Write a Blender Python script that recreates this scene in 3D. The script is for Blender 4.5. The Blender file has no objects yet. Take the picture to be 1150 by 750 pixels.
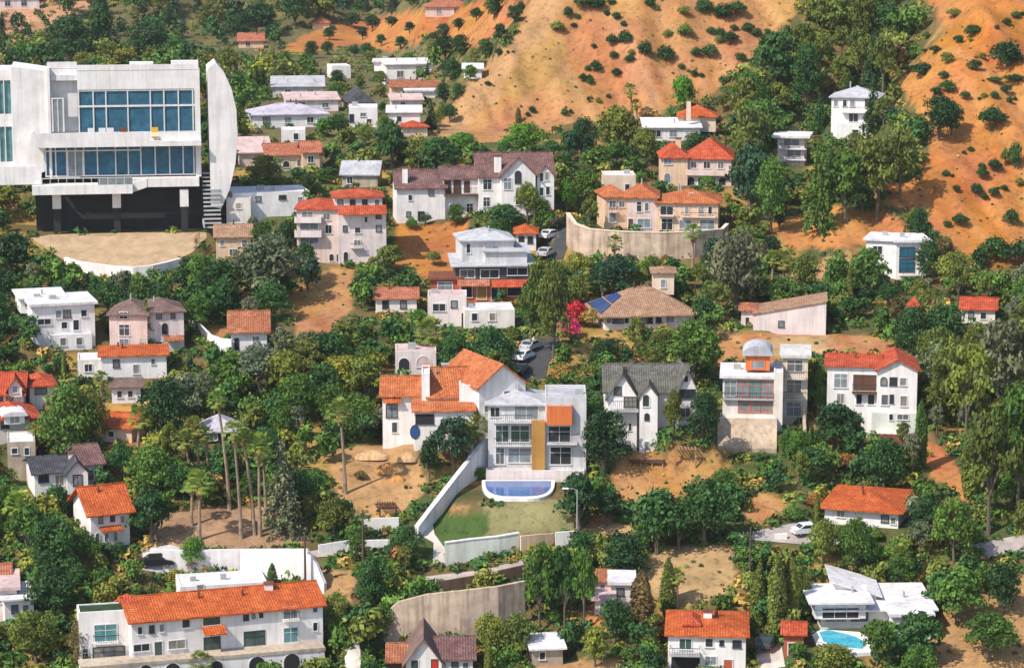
import bpy, bmesh, math, random
import numpy as np
from mathutils import Vector, Matrix, Euler
random.seed(7); rng = np.random.default_rng(7)
SC = bpy.context.scene
COL = SC.collection
F = 3000.0            # focal length in photo pixels (photo 1150 x 750)
PITCH = math.radians(10.0)
CAMZ = 120.0
CX, CY = 575.0, 375.0

# ------------------------------------------------------------------ noise
def _hash(ix, iy, seed):
    h = (ix.astype(np.int64)*374761393 + iy.astype(np.int64)*668265263 + seed*1442695041) & 0xffffffff
    h = ((h ^ (h >> 13))*1274126177) & 0xffffffff
    return ((h ^ (h >> 16)) & 0xffff)/65535.0
def vnoise(x, y, seed=0):
    x = np.asarray(x, float); y = np.asarray(y, float)
    ix = np.floor(x); iy = np.floor(y); fx = x-ix; fy = y-iy
    fx = fx*fx*(3-2*fx); fy = fy*fy*(3-2*fy)
    a = _hash(ix, iy, seed); b = _hash(ix+1, iy, seed); c = _hash(ix, iy+1, seed); d = _hash(ix+1, iy+1, seed)
    return (a*(1-fx)+b*fx)*(1-fy)+(c*(1-fx)+d*fx)*fy
def fbm(x, y, seed=0, o=4):
    r = 0; a = .5
    for k in range(o):
        r = r + a*(vnoise(x*2**k, y*2**k, seed+k*17)-.5); a *= .5
    return r
def sstep(a, b, x):
    t = np.clip((x-a)/(b-a), 0, 1); return t*t*(3-2*t)
def smin(a, b, k):
    h = np.clip(.5+.5*(b-a)/k, 0, 1); return b*(1-h)+a*h-k*h*(1-h)
def smax(a, b, k): return -smin(-a, -b, k)

# ------------------------------------------------------------------ terrain height
PY = np.array([60, 150, 230, 302, 330, 367, 388, 415, 461, 500, 590, 760, 1000, 1300, 1700, 2600.])
PZ = np.array([-120, -115, -108, -93, -84, -74, -69.8, -65.4, -55, -50, -49, -50, -47, -10, 70, 260.])
def pchip(x, X, Y):
    h = np.diff(X); d = np.diff(Y)/h; m = np.zeros_like(Y)
    m[0] = d[0]; m[-1] = d[-1]
    for i in range(1, len(X)-1):
        if d[i-1]*d[i] > 0:
            w1 = 2*h[i]+h[i-1]; w2 = h[i]+2*h[i-1]; m[i] = (w1+w2)/(w1/d[i-1]+w2/d[i])
    i = np.clip(np.searchsorted(X, x)-1, 0, len(X)-2); t = (x-X[i])/h[i]
    return ((1+2*t)*(1-t)**2)*Y[i]+t*(1-t)**2*h[i]*m[i]+t*t*(3-2*t)*Y[i+1]+t*t*(t-1)*h[i]*m[i+1]
def h0(x, y):
    x = np.asarray(x, float); y = np.asarray(y, float)
    z = pchip(np.clip(y, 61, 2599), PY, PZ)
    z = z + fbm(x/45, y/45, 3, 3)*5*sstep(250, 330, y)
    # bare hill in the middle
    wob = fbm(x/16, y/30, 11, 4)*9
    a = smin(-52+.74*(y-503)+wob*.5, -50+1.02*(x+15)+.10*(y-503)+wob*.6, 5)
    gul = np.abs(fbm(x/9+y/40, y/34, 61, 3))*9-1.6+fbm(x/3.2, y/5, 67, 3)*1.6
    a = a+gul
    a = smin(a, -50+.62*(98-x)+wob, 10); a = smin(a, np.full_like(a, 8.), 10)
    z = smax(z, a, 3)
    # bare hill at the right
    wob2 = fbm(x/14+7, y/26, 29, 4)*8
    b = smin(-62+.52*(y-428)+wob2*.5, -60+.85*(x-51)+.05*(y-430)+wob2*.6, 5); b = b+gul*.9; b = smin(b, np.full_like(b, 30.), 10)
    z = smax(z, b, 3)
    # wooded ravine head between the two
    c = -49+.30*(y-592)+fbm(x/30, y/30, 41, 3)*8
    z = smax(z, smin(c, np.full_like(c, 40.), 10)-(1-sstep(10, 60, x))*80, 6)
    # low ridges in the far valley
    d = -53+.22*(y-760)*sstep(-30, -70, x)+fbm(x/60, y/60, 57, 3)*22
    z = smax(z, np.where(y > 700, smin(d, np.full_like(d, 10.), 10), -200), 5)
    return z+CAMZ

# fan-shaped grid of the ground sheet; GH holds its final heights
NT = 440
TS = np.linspace(-.40, .40, NT)
YS = np.concatenate([np.arange(70, 270, 10.), np.arange(270, 520, .95), np.arange(520, 720, 2.2), np.arange(720, 1100, 6), np.geomspace(1100, 2590, 34)])
GT, GY = np.meshgrid(TS, YS)
GX = GT*GY
GH0 = h0(GX, GY)
GH = GH0.copy()
def hgrid(G, x, y):
    x = np.asarray(x, float); y = np.asarray(y, float)
    t = np.clip((x/y-TS[0])/(TS[1]-TS[0]), 0, NT-1.001); j = t.astype(int); ft = t-j
    yy = np.clip(y, YS[0], YS[-1]-.01); i = np.clip(np.searchsorted(YS, yy, side='right')-1, 0, len(YS)-2); fy = (yy-YS[i])/(YS[i+1]-YS[i])
    return (G[i, j]*(1-ft)+G[i, j+1]*ft)*(1-fy)+(G[i+1, j]*(1-ft)+G[i+1, j+1]*ft)*fy
def hz(x, y): return float(hgrid(GH, x, y))
CP, SP = math.cos(PITCH), math.sin(PITCH)
def project(x, y, z):
    z = z-CAMZ; zc = y*CP-z*SP; u = y*SP+z*CP
    return CX+F*x/zc, CY-F*u/zc
_TY = np.concatenate([np.arange(150, 560, .5), np.arange(560, 1000, 2), np.arange(1000, 2550, 10)])
def ray(px, py):
    dx = (px-CX)/F; du = (CY-py)/F
    y = CP-(-0)*0-du*(-SP)*0  # direction before scaling
    dy = CP+du*SP; dz = -SP+du*CP
    return dx/dy, dz/dy
def ground(px, py, G=None):
    """where the line of sight through a photo pixel meets the unpadded hillside"""
    a, b = ray(px, py); G = GH0 if G is None else G
    d = CAMZ+b*_TY-hgrid(G, a*_TY, _TY); k = np.argmax(d < 0)
    if d[k] >= 0: k = len(d)-1
    y0, y1 = _TY[max(k-1, 0)], _TY[k]; e0, e1 = d[max(k-1, 0)], d[k]
    y = y0+(y1-y0)*(e0/(e0-e1) if e0 != e1 else .5)
    return a*y, y, float(hgrid(G, a*y, y))
def scale_at(x, y, z): return F/(y*CP-(z-CAMZ)*SP)      # photo pixels per metre

# ------------------------------------------------------------------ objects
def link(o): COL.objects.link(o); return o
def tag(o, label=None, cat=None, group=None, kind=None):
    if label: o['label'] = label
    if cat: o['category'] = cat
    if group: o['group'] = group
    if kind: o['kind'] = kind
    return o
def empty(name, loc=(0, 0, 0), rz=0.):
    o = bpy.data.objects.new(name, None); o.location = loc; o.rotation_euler = (0, 0, rz); o.empty_display_size = .5
    return link(o)
class MB:
    """collects polygons; build() makes ONE mesh object of them"""
    def __init__(s): s.v = []; s.f = []; s.uv = {}
    def poly(s, pts, uv=None):
        n = len(s.v); s.v += [tuple(p) for p in pts]; s.f.append(tuple(range(n, n+len(pts))))
        if uv: s.uv[len(s.f)-1] = uv
    def box(s, x0, x1, y0, y1, z0, z1, M=None):
        c = [Vector((x, y, z)) for z in (z0, z1) for y in (y0, y1) for x in (x0, x1)]
        if M is not None: c = [M @ p for p in c]
        n = len(s.v); s.v += [tuple(p) for p in c]
        for q in ((0, 2, 3, 1), (4, 5, 7, 6), (0, 1, 5, 4), (2, 6, 7, 3), (0, 4, 6, 2), (1, 3, 7, 5)): s.f.append(tuple(n+i for i in q))
    def prism(s, outline, y0, y1, M=None):
        """outline of (x, z) points, counter-clockwise seen from -y, extruded in y"""
        a = [Vector((x, y0, z)) for x, z in outline]; b = [Vector((x, y1, z)) for x, z in outline]
        if M is not None: a = [M @ p for p in a]; b = [M @ p for p in b]
        n = len(s.v); k = len(a); s.v += [tuple(p) for p in a+b]
        s.f.append(tuple(range(n, n+k))); s.f.append(tuple(range(n+2*k-1, n+k-1, -1)))
        for i in range(k): j = (i+1) % k; s.f.append((n+i, n+k+i, n+k+j, n+j))
    def tube(s, pts, rad, sides=6, cap=True):
        rings = []; pts = [Vector(p) for p in pts]
        for i, p in enumerate(pts):
            d = (pts[min(i+1, len(pts)-1)]-pts[max(i-1, 0)]).normalized()
            a = d.orthogonal().normalized() if abs(d.z) < .9 else Vector((1, 0, 0)); a = (a-d*a.dot(d)).normalized(); b = d.cross(a)
            r = rad[i] if hasattr(rad, '__len__') else rad; n = len(s.v)
            for k in range(sides):
                t = 2*math.pi*k/sides; s.v.append(tuple(p+a*(r*math.cos(t))+b*(r*math.sin(t))))
            rings.append(n)
        for n, m in zip(rings, rings[1:]):
            for k in range(sides): j = (k+1) % sides; s.f.append((n+k, n+j, m+j, m+k))
        if cap:
            s.f.append(tuple(rings[0]+k for k in range(sides-1, -1, -1))); s.f.append(tuple(rings[-1]+k for k in range(sides)))
    def solid(s, tv, tf, th, M=None):
        """a roof skin of thickness th, with uv in metres along eave and slope"""
        tv = [Vector(p) for p in tv]
        if M is not None: tv = [M @ p for p in tv]
        n = len(s.v); k = len(tv); s.v += [tuple(p) for p in tv]+[tuple(p-Vector((0, 0, th))) for p in tv]
        cnt = {}
        for f in tf:
            nn = (tv[f[1]]-tv[f[0]]).cross(tv[f[2]]-tv[f[0]]).normalized()
            e = Vector((0, 0, 1)).cross(nn); e = e.normalized() if e.length > .01 else Vector((1, 0, 0)); g = nn.cross(e)
            s.f.append(tuple(n+i for i in f)); s.uv[len(s.f)-1] = [(tv[i].dot(e), tv[i].dot(g)) for i in f]
            s.f.append(tuple(n+k+i for i in reversed(f)))
            for i, j in zip(f, f[1:]+f[:1]): cnt[(i, j)] = 1
        for (i, j) in cnt:
            if (j, i) not in cnt: s.f.append((n+j, n+i, n+k+i, n+k+j))
    def build(s, name, mat, parent=None, smooth=False):
        me = bpy.data.meshes.new(name); me.from_pydata(s.v, [], s.f)
        if s.uv:
            L = me.uv_layers.new(name='uv')
            for fi, uv in s.uv.items():
                p = me.polygons[fi]
                for li, c in zip(p.loop_indices, uv): L.data[li].uv = c
        if mat: me.materials.append(mat)
        if smooth: me.polygons.foreach_set('use_smooth', [True]*len(me.polygons))
        me.update()
        o = bpy.data.objects.new(name, me); link(o)
        if parent: o.parent = parent
        return o

# ------------------------------------------------------------------ materials
MATS = {}
def nodes_of(name, rough=.8, spec=.3):
    m = bpy.data.materials.new(name); m.use_nodes = True; nt = m.node_tree
    b = nt.nodes['Principled BSDF']; b.inputs['Roughness'].default_value = rough; b.inputs['Specular IOR Level'].default_value = spec
    return m, nt, b
def N(nt, t, **kw):
    n = nt.nodes.new(t)
    for k, v in kw.items():
        if k in n.inputs: n.inputs[k].default_value = v
        else: setattr(n, k, v)
    return n
def ramp(nt, fac, stops):
    r = nt.nodes.new('ShaderNodeValToRGB'); e = r.color_ramp.elements
    while len(e) < len(stops): e.new(.5)
    for el, (p, c) in zip(e, stops): el.position = p; el.color = (*c, 1)
    nt.links.new(fac, r.inputs[0]); return r.outputs[0]
def mul(nt, a, b, f=1.):
    m = nt.nodes.new('ShaderNodeMix'); m.data_type = 'RGBA'; m.blend_type = 'MULTIPLY'; m.inputs[0].default_value = f
    for s_, v in ((m.inputs[6], a), (m.inputs[7], b)):
        if isinstance(v, tuple): s_.default_value = (*v, 1)
        else: nt.links.new(v, s_)
    return m.outputs[2]
def sc(c, k): return tuple(min(1, x*k) for x in c)
def stucco(name, c, rough=.85, amt=.18, scl=.35):
    """painted plaster, concrete: blotchy weathering and faint vertical run marks"""
    m, nt, b = nodes_of(name, rough, .25)
    co = N(nt, 'ShaderNodeTexCoord').outputs['Object']
    n = N(nt, 'ShaderNodeTexNoise', Scale=scl, Detail=5., Roughness=.65); nt.links.new(co, n.inputs[0])
    mp = N(nt, 'ShaderNodeMapping'); mp.inputs['Scale'].default_value = (1.6, 1.6, .12); nt.links.new(co, mp.inputs[0])
    n2 = N(nt, 'ShaderNodeTexNoise', Scale=1., Detail=4., Roughness=.6); nt.links.new(mp.outputs[0], n2.inputs[0])
    a = ramp(nt, n.outputs[0], [(.3, sc(c, 1-amt*1.25)), (.6, c)]); d = ramp(nt, n2.outputs[0], [(.30, (1-amt*1.15, 1-amt*1.25, 1-amt*1.35)), (.55, (1, 1, 1))])
    nt.links.new(mul(nt, a, d), b.inputs['Base Color'])
    MATS[name] = m; return m
def tile(name, c, c2, rows=3.2, cols=3.0, rough=.75):
    """clay tiles: columns down the slope, courses across it, patchy colour"""
    m, nt, b = nodes_of(name, rough, .25)
    uv = N(nt, 'ShaderNodeTexCoord').outputs['UV']; ob = N(nt, 'ShaderNodeTexCoord').outputs['Object']
    n = N(nt, 'ShaderNodeTexNoise', Scale=.55, Detail=6., Roughness=.7); nt.links.new(ob, n.inputs[0])
    n3 = N(nt, 'ShaderNodeTexNoise', Scale=2.6, Detail=4., Roughness=.7); nt.links.new(ob, n3.inputs[0])
    base = mul(nt, ramp(nt, n.outputs[0], [(.25, sc(c2, .75)), (.42, c2), (.55, c), (.75, (min(1, c[0]*1.15+.04), c[1]*1.35+.03, c[2]*1.5+.03))]), ramp(nt, n3.outputs[0], [(.35, (.66, .66, .68)), (.55, (1, 1, 1))]))
    bk = N(nt, 'ShaderNodeTexBrick', Scale=1.); bk.inputs['Color1'].default_value = (1, 1, 1, 1); bk.inputs['Color2'].default_value = (.72, .7, .7, 1); bk.inputs['Mortar'].default_value = (.45, .42, .42, 1)
    bk.inputs['Mortar Size'].default_value = .03; bk.inputs['Brick Width'].default_value = .45; bk.inputs['Row Height'].default_value = .38
    nt.links.new(uv, bk.inputs[0])
    w = N(nt, 'ShaderNodeTexWave', Scale=cols*.33, Distortion=.4); w.bands_direction = 'X'; nt.links.new(uv, w.inputs[0])
    wr = ramp(nt, w.outputs[1], [(.0, (.78, .78, .78)), (.6, (1, 1, 1))])
    nt.links.new(mul(nt, mul(nt, base, bk.outputs[0]), wr), b.inputs['Base Color'])
    bp = N(nt, 'ShaderNodeBump', Strength=.6, Distance=.08); nt.links.new(w.outputs[1], bp.inputs['Height']); nt.links.new(bp.outputs[0], b.inputs['Normal'])
    MATS[name] = m; return m
def glass(name, c, rough=.08):
    m, nt, b = nodes_of(name, rough, .6)
    co = N(nt, 'ShaderNodeTexCoord').outputs['Object']
    n = N(nt, 'ShaderNodeTexNoise', Scale=.9, Detail=3.); nt.links.new(co, n.inputs[0])
    nt.links.new(ramp(nt, n.outputs[0], [(.3, sc(c, .65)), (.6, c), (.8, sc(c, 1.5))]), b.inputs['Base Color'])
    MATS[name] = m; return m
def flat(name, c, rough=.6, spec=.3, amt=.1, metal=0.):
    m = stucco(name, c, rough, amt, 1.2); b = m.node_tree.nodes['Principled BSDF']; b.inputs['Specular IOR Level'].default_value = spec; b.inputs['Metallic'].default_value = metal
    return m
stucco('white', (.80, .76, .745), amt=.15); stucco('warmwhite', (.78, .72, .66)); stucco('cream', (.72, .58, .45)); stucco('pink', (.72, .55, .49)); stucco('pinkwhite', (.74, .64, .62))
stucco('beige', (.50, .41, .32), amt=.28); stucco('palegreen', (.66, .67, .60)); stucco('peach', (.75, .52, .36)); stucco('grey', (.42, .42, .43)); stucco('lightgrey', (.60, .59, .60), amt=.2)
stucco('concrete', (.62, .59, .56), amt=.25); stucco('retaining', (.60, .46, .35), amt=.35, scl=.5); stucco('brownwall', (.14, .085, .06), amt=.3); stucco('orangewall', (.65, .17, .05)); stucco('ochre', (.46, .235, .06)); stucco('tanconc', (.50, .385, .28), amt=.3)
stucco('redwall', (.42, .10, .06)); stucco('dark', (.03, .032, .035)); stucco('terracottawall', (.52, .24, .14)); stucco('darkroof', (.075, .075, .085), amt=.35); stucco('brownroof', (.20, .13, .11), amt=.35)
stucco('palewood', (.42, .26, .15), amt=.35); stucco('darkwood', (.12, .06, .04)); stucco('deckred', (.24, .07, .06))
tile('orange', (.70, .155, .035), (.56, .11, .028)); tile('faded', (.64, .20, .07), (.54, .15, .05)); tile('orangered', (.66, .12, .045), (.52, .085, .035)); tile('tanroof', (.52, .31, .19), (.44, .26, .16)); tile('salmon', (.60, .22, .12), (.50, .17, .09))
tile('maroon', (.26, .14, .125), (.19, .10, .09)); tile('olive', (.19, .185, .155), (.14, .135, .115)); tile('slate', (.10, .10, .115), (.065, .065, .075)); tile('terracotta', (.52, .20, .10), (.42, .15, .07))
stucco('whiteroof', (.72, .69, .71), amt=.22); stucco('greyroof', (.47, .47, .50), amt=.25); stucco('lilacroof', (.50, .46, .54), amt=.25); stucco('pinkroof', (.62, .45, .43), amt=.25); stucco('greenroof', (.03, .07, .025), amt=.4)
glass('glass', (.035, .042, .05)); glass('blueglass', (.03, .13, .21)); glass('tealglass', (.10, .26, .28)); glass('paleglass', (.22, .25, .27), .15); glass('greenglass', (.05, .09, .08)); glass('curtain', (.25, .235, .21), .2); glass('blind', (.13, .135, .14), .15)
flat('frame', (.72, .70, .69), .5); flat('darkframe', (.05, .05, .055), .5); flat('orangeframe', (.68, .17, .05), .5); flat('reddoor', (.5, .03, .02), .5); flat('iron', (.03, .03, .03), .5); flat('bluepaint', (.03, .09, .28), .5)
flat('solar', (.035, .07, .20), .25, .6); flat('silver', (.5, .5, .5), .35, .5, metal=.6); flat('tyre', (.02, .02, .02), .9); flat('woodpole', (.10, .07, .055), .9); flat('bark', (.20, .155, .12), .95, amt=.4); flat('palmbark', (.36, .26, .19), .95, amt=.4)
flat('thatch', (.42, .27, .12), .95, amt=.4); flat('steel', (.35, .36, .36), .5); flat('lampwhite', (.75, .75, .7), .4); flat('redtail', (.4, .02, .02), .4); flat('yellowpaint', (.75, .42, .03), .5)
def carpaint(name, c):
    m, nt, b = nodes_of(name, .3, .5); b.inputs['Base Color'].default_value = (*c, 1); b.inputs['Coat Weight'].default_value = .5; MATS[name] = m
for k, c in dict(carblack=(.012, .012, .014), carwhite=(.75, .75, .75), carsilver=(.42, .43, .44), cargreen=(.03, .06, .055), carred=(.35, .03, .02)).items(): carpaint(k, c)
def water(name, c):
    m, nt, b = nodes_of(name, .06, .5); co = N(nt, 'ShaderNodeTexCoord').outputs['Object']
    n = N(nt, 'ShaderNodeTexNoise', Scale=1.3, Detail=3.); nt.links.new(co, n.inputs[0])
    nt.links.new(ramp(nt, n.outputs[0], [(.3, sc(c, .8)), (.7, sc(c, 1.2))]), b.inputs['Base Color'])
    bp = N(nt, 'ShaderNodeBump', Strength=.15, Distance=.1); nt.links.new(n.outputs[0], bp.inputs['Height']); nt.links.new(bp.outputs[0], b.inputs['Normal']); MATS[name] = m
water('poolblue', (.05, .13, .34)); water('poolteal', (.06, .40, .52))
def asphalt(name, c):
    m, nt, b = nodes_of(name, .9, .2); co = N(nt, 'ShaderNodeTexCoord').outputs['Object']
    n = N(nt, 'ShaderNodeTexNoise', Scale=.5, Detail=8., Roughness=.7); nt.links.new(co, n.inputs[0])
    nt.links.new(ramp(nt, n.outputs[0], [(.3, sc(c, .7)), (.7, sc(c, 1.25))]), b.inputs['Base Color']); MATS[name] = m
asphalt('asphalt', (.06, .058, .06)); asphalt('paleroad', (.36, .31, .29)); asphalt('court', (.50, .48, .48)); asphalt('sand', (.38, .27, .165)); asphalt('surf', (.75, .73, .70)); asphalt('brownearth', (.30, .18, .11)); asphalt('lawn', (.085, .14, .035)); asphalt('path', (.50, .45, .40)); asphalt('poolrim', (.74, .71, .69))
def leafmat():
    m, nt, b = nodes_of('leaf', .6, .25)
    oi = N(nt, 'ShaderNodeObjectInfo'); at = N(nt, 'ShaderNodeAttribute', attribute_name='tint')
    v = ramp(nt, at.outputs['Fac'], [(0, (.66, .72, .68)), (.5, (1, 1, 1)), (1, (1.0, 1.0, .8))])
    g = N(nt, 'ShaderNodeMath', operation='MULTIPLY_ADD'); nt.links.new(at.outputs['Fac'], g.inputs[0]); g.inputs[1].default_value = .65; g.inputs[2].default_value = .68
    vm = N(nt, 'ShaderNodeVectorMath', operation='SCALE'); nt.links.new(mul(nt, oi.outputs['Color'], v), vm.inputs[0]); nt.links.new(g.outputs[0], vm.inputs['Scale'])
    nt.links.new(vm.outputs[0], b.inputs['Base Color'])
    tr = N(nt, 'ShaderNodeBsdfTranslucent'); nt.links.new(vm.outputs[0], tr.inputs[0])
    mx = N(nt, 'ShaderNodeMixShader', Fac=.22); nt.links.new(b.outputs[0], mx.inputs[1]); nt.links.new(tr.outputs[0], mx.inputs[2])
    nt.links.new(mx.outputs[0], nt.nodes['Material Output'].inputs[0]); MATS['leaf'] = m
leafmat()
KEEP = []; PADS = []; CLEAR = []; MARKS = []     # level plots; picture zones trees must not hide; landmarks for labels
class V:
    def __init__(s, x0, x1, yt, yb, d=8, y=0, yaw=0, m='white', roof=None, w=(), bal=(), awn=(), chim=(), ov=.45, ground=True, base=None):
        s.__dict__.update(locals()); del s.__dict__['s']
def anchor(px, py):
    x, y, z = ground(px, py); a = math.atan2(x, y)
    return dict(P=(x, y, z), a=a, s=scale_at(x, y, z), th=math.atan2(CAMZ-z, math.hypot(x, y)), px=px, py=py)
class Frame:
    """metres in a house's own frame from measured positions in the photo"""
    def __init__(s, A): s.A = A; s.k = A['s']; s.c = math.cos(A['th']); s.n = math.sin(A['th'])
    def x(s, px): return (px-s.A['px'])/s.k
    def z(s, row, y=0.): return ((s.A['py']-row)/s.k-y*s.n)/s.c
def win_mesh(fr, pn, x0, x1, z0, z1, M, style, k):
    t = min(.11, (x1-x0)*.16); p = .07
    w, h = x1-x0, z1-z0
    if style == 'a' and h > w*.6:
        r = w/2; zc = z1-r; arc = [(x0+r+math.cos(t_)*r, zc+math.sin(t_)*r) for t_ in np.linspace(0, math.pi, 9)]
        pn.prism([(x0, z0), (x1, z0)]+arc, -.03, .02, M)
        out = [(x0+r+math.cos(t_)*(r+t), zc+math.sin(t_)*(r+t)) for t_ in np.linspace(0, math.pi, 9)]
        for (a, b), (c, d) in zip(zip(arc, arc[1:]), zip(out, out[1:])): fr.prism([a, c, d, b], -p, .02, M)
        fr.box(x0-t, x0, -p, .02, z0, zc, M); fr.box(x1, x1+t, -p, .02, z0, zc, M); fr.box(x0-t, x1+t, -p-.06, .02, z0-t, z0, M)
        return
    if style == 'c':
        cx, cz, rx, rz = (x0+x1)/2, (z0+z1)/2, w/2, h/2; ts = np.linspace(0, 2*math.pi, 17)[:-1]
        pn.prism([(cx+math.cos(q)*rx, cz+math.sin(q)*rz) for q in ts], -.05, .02, M)
        for q, r in zip(ts, np.roll(ts, -1)): fr.prism([(cx+math.cos(q)*rx, cz+math.sin(q)*rz), (cx+math.cos(q)*(rx+.12), cz+math.sin(q)*(rz+.12)), (cx+math.cos(r)*(rx+.12), cz+math.sin(r)*(rz+.12)), (cx+math.cos(r)*rx, cz+math.sin(r)*rz)], -p, .02, M)
        return
    pn.box(x0, x1, -.03, .02, z0, z1, M)
    fr.box(x0-t, x0, -p, .02, z0, z1, M); fr.box(x1, x1+t, -p, .02, z0, z1, M); fr.box(x0-t, x1+t, -p, .02, z1, z1+t, M)
    fr.box(x0-t-.05, x1+t+.05, -p-.08, .02, z0-t, z0, M)
    if style == 'o': return
    n = {'w': 2 if w > .9 else 1, 'g': max(2, round(w/1.3)), 'd': 1, 'a': 1, 't': max(2, round(w/.55))}.get(style, 1)
    for i in range(1, n): x = x0+w*i/n; fr.box(x-.03, x+.03, -p+.01, -.03, z0, z1, M)
    if h > 1.5 and style in 'wg': z = z0+h*.68; fr.box(x0, x1, -p+.012, -.03, z-.03, z+.03, M)
ROOFED = {'orange', 'orangered', 'tanroof', 'salmon', 'maroon', 'olive', 'slate', 'terracotta', 'lilacroof'}
def roof_mesh(kind, w, d, z, rise, ov, M, mb, wl):
    """roof skin into mb, gable wall pieces into wl (volume frame: x -w/2..w/2, y 0..d)"""
    a, b = -w/2-ov, w/2+ov; f, g = -ov, d+ov; th = .2
    if kind == 'hip':
        drop = rise*ov/max(.5, min(w, d)/2); z0 = z-drop*.5+th
        if w >= d: r0, r1 = (a+(g-f)/2, (f+g)/2), (b-(g-f)/2, (f+g)/2)
        else: r0, r1 = (0, f+(b-a)/2), (0, g-(b-a)/2)
        tv = [(a, f, z0), (b, f, z0), (b, g, z0), (a, g, z0), (*r0, z+rise), (*r1, z+rise)]
        tf = [[0, 1, 5, 4], [1, 2, 5], [2, 3, 4, 5], [3, 0, 4]] if w >= d else [[0, 1, 4], [1, 2, 5, 4], [2, 3, 5], [3, 0, 4, 5]]
        mb.solid(tv, tf, th, M)
        if w >= d: mb.tube([M @ Vector((*r0, z+rise+.02)), M @ Vector((*r1, z+rise+.02))], .14, 5)
    elif kind == 'gx':
        zo = z-rise*ov/(d/2)+th; zr = z+rise+th
        mb.solid([(a, f, zo), (b, f, zo), (b, d/2, zr), (a, d/2, zr), (b, g, zo), (a, g, zo)], [[0, 1, 2, 3], [3, 2, 4, 5]], th, M)
        mb.tube([M @ Vector((a, d/2, zr)), M @ Vector((b, d/2, zr))], .14, 5)
        for x0, x1 in ((-w/2, -w/2+.2), (w/2-.2, w/2)):
            n = len(wl.v); P = [M @ Vector(p) for p in ((x0, 0, z), (x0, d, z), (x0, d/2, z+rise), (x1, 0, z), (x1, d, z), (x1, d/2, z+rise))]
            wl.v += [tuple(p) for p in P]
            for q in ((0, 2, 1), (3, 4, 5), (0, 1, 4, 3), (1, 2, 5, 4), (2, 0, 3, 5)): wl.f.append(tuple(n+i for i in q))
    elif kind == 'gy':
        zo = z-rise*ov/(w/2)+th; zr = z+rise+th
        mb.solid([(a, f, zo), (0, f, zr), (0, g, zr), (a, g, zo), (b, f, zo), (b, g, zo)], [[0, 1, 2, 3], [1, 4, 5, 2]], th, M)
        wl.prism([(-w/2, z), (w/2, z), (0, z+rise)], 0, .2, M); wl.prism([(-w/2, z), (w/2, z), (0, z+rise)], d-.2, d, M)
    elif kind in ('sl', 'sr'):      # one plane falling to the left / right, wall follows it
        zl, zr = (z, z+rise) if kind == 'sl' else (z+rise, z)
        mb.solid([(a, f, zl+th), (b, f, zr+th), (b, g, zr+th), (a, g, zl+th)], [[0, 1, 2, 3]], th, M)
        wl.prism([(-w/2, z), (w/2, z), (w/2, zr-.01), (-w/2, zl-.01)] if kind == 'sl' else [(-w/2, z), (w/2, z), (w/2, zr-.01), (-w/2, zl-.01)], 0, d, M)
    elif kind == 'sb':              # one plane rising to the back
        mb.solid([(a, f, z+th), (b, f, z+th), (b, g, z+rise+th), (a, g, z+rise+th)], [[0, 1, 2, 3]], th, M)
        wl.box(-w/2, w/2, d-.2, d, z, z+rise*.97, M)
    elif kind == 'slab':
        mb.box(a, b, f, g, z+.002, z+.38, M)
    elif kind == 'vault':
        pts = [(-math.cos(t)*(w/2+ov), z+math.sin(t)*rise) for t in np.linspace(0, math.pi, 11)]
        mb.prism(pts[::-1], f, g, M)
    else:                           # flat roof behind a low parapet
        mb.box(-w/2+.22, w/2-.22, .22, d-.22, z-.5, z-.12, M)
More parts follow.
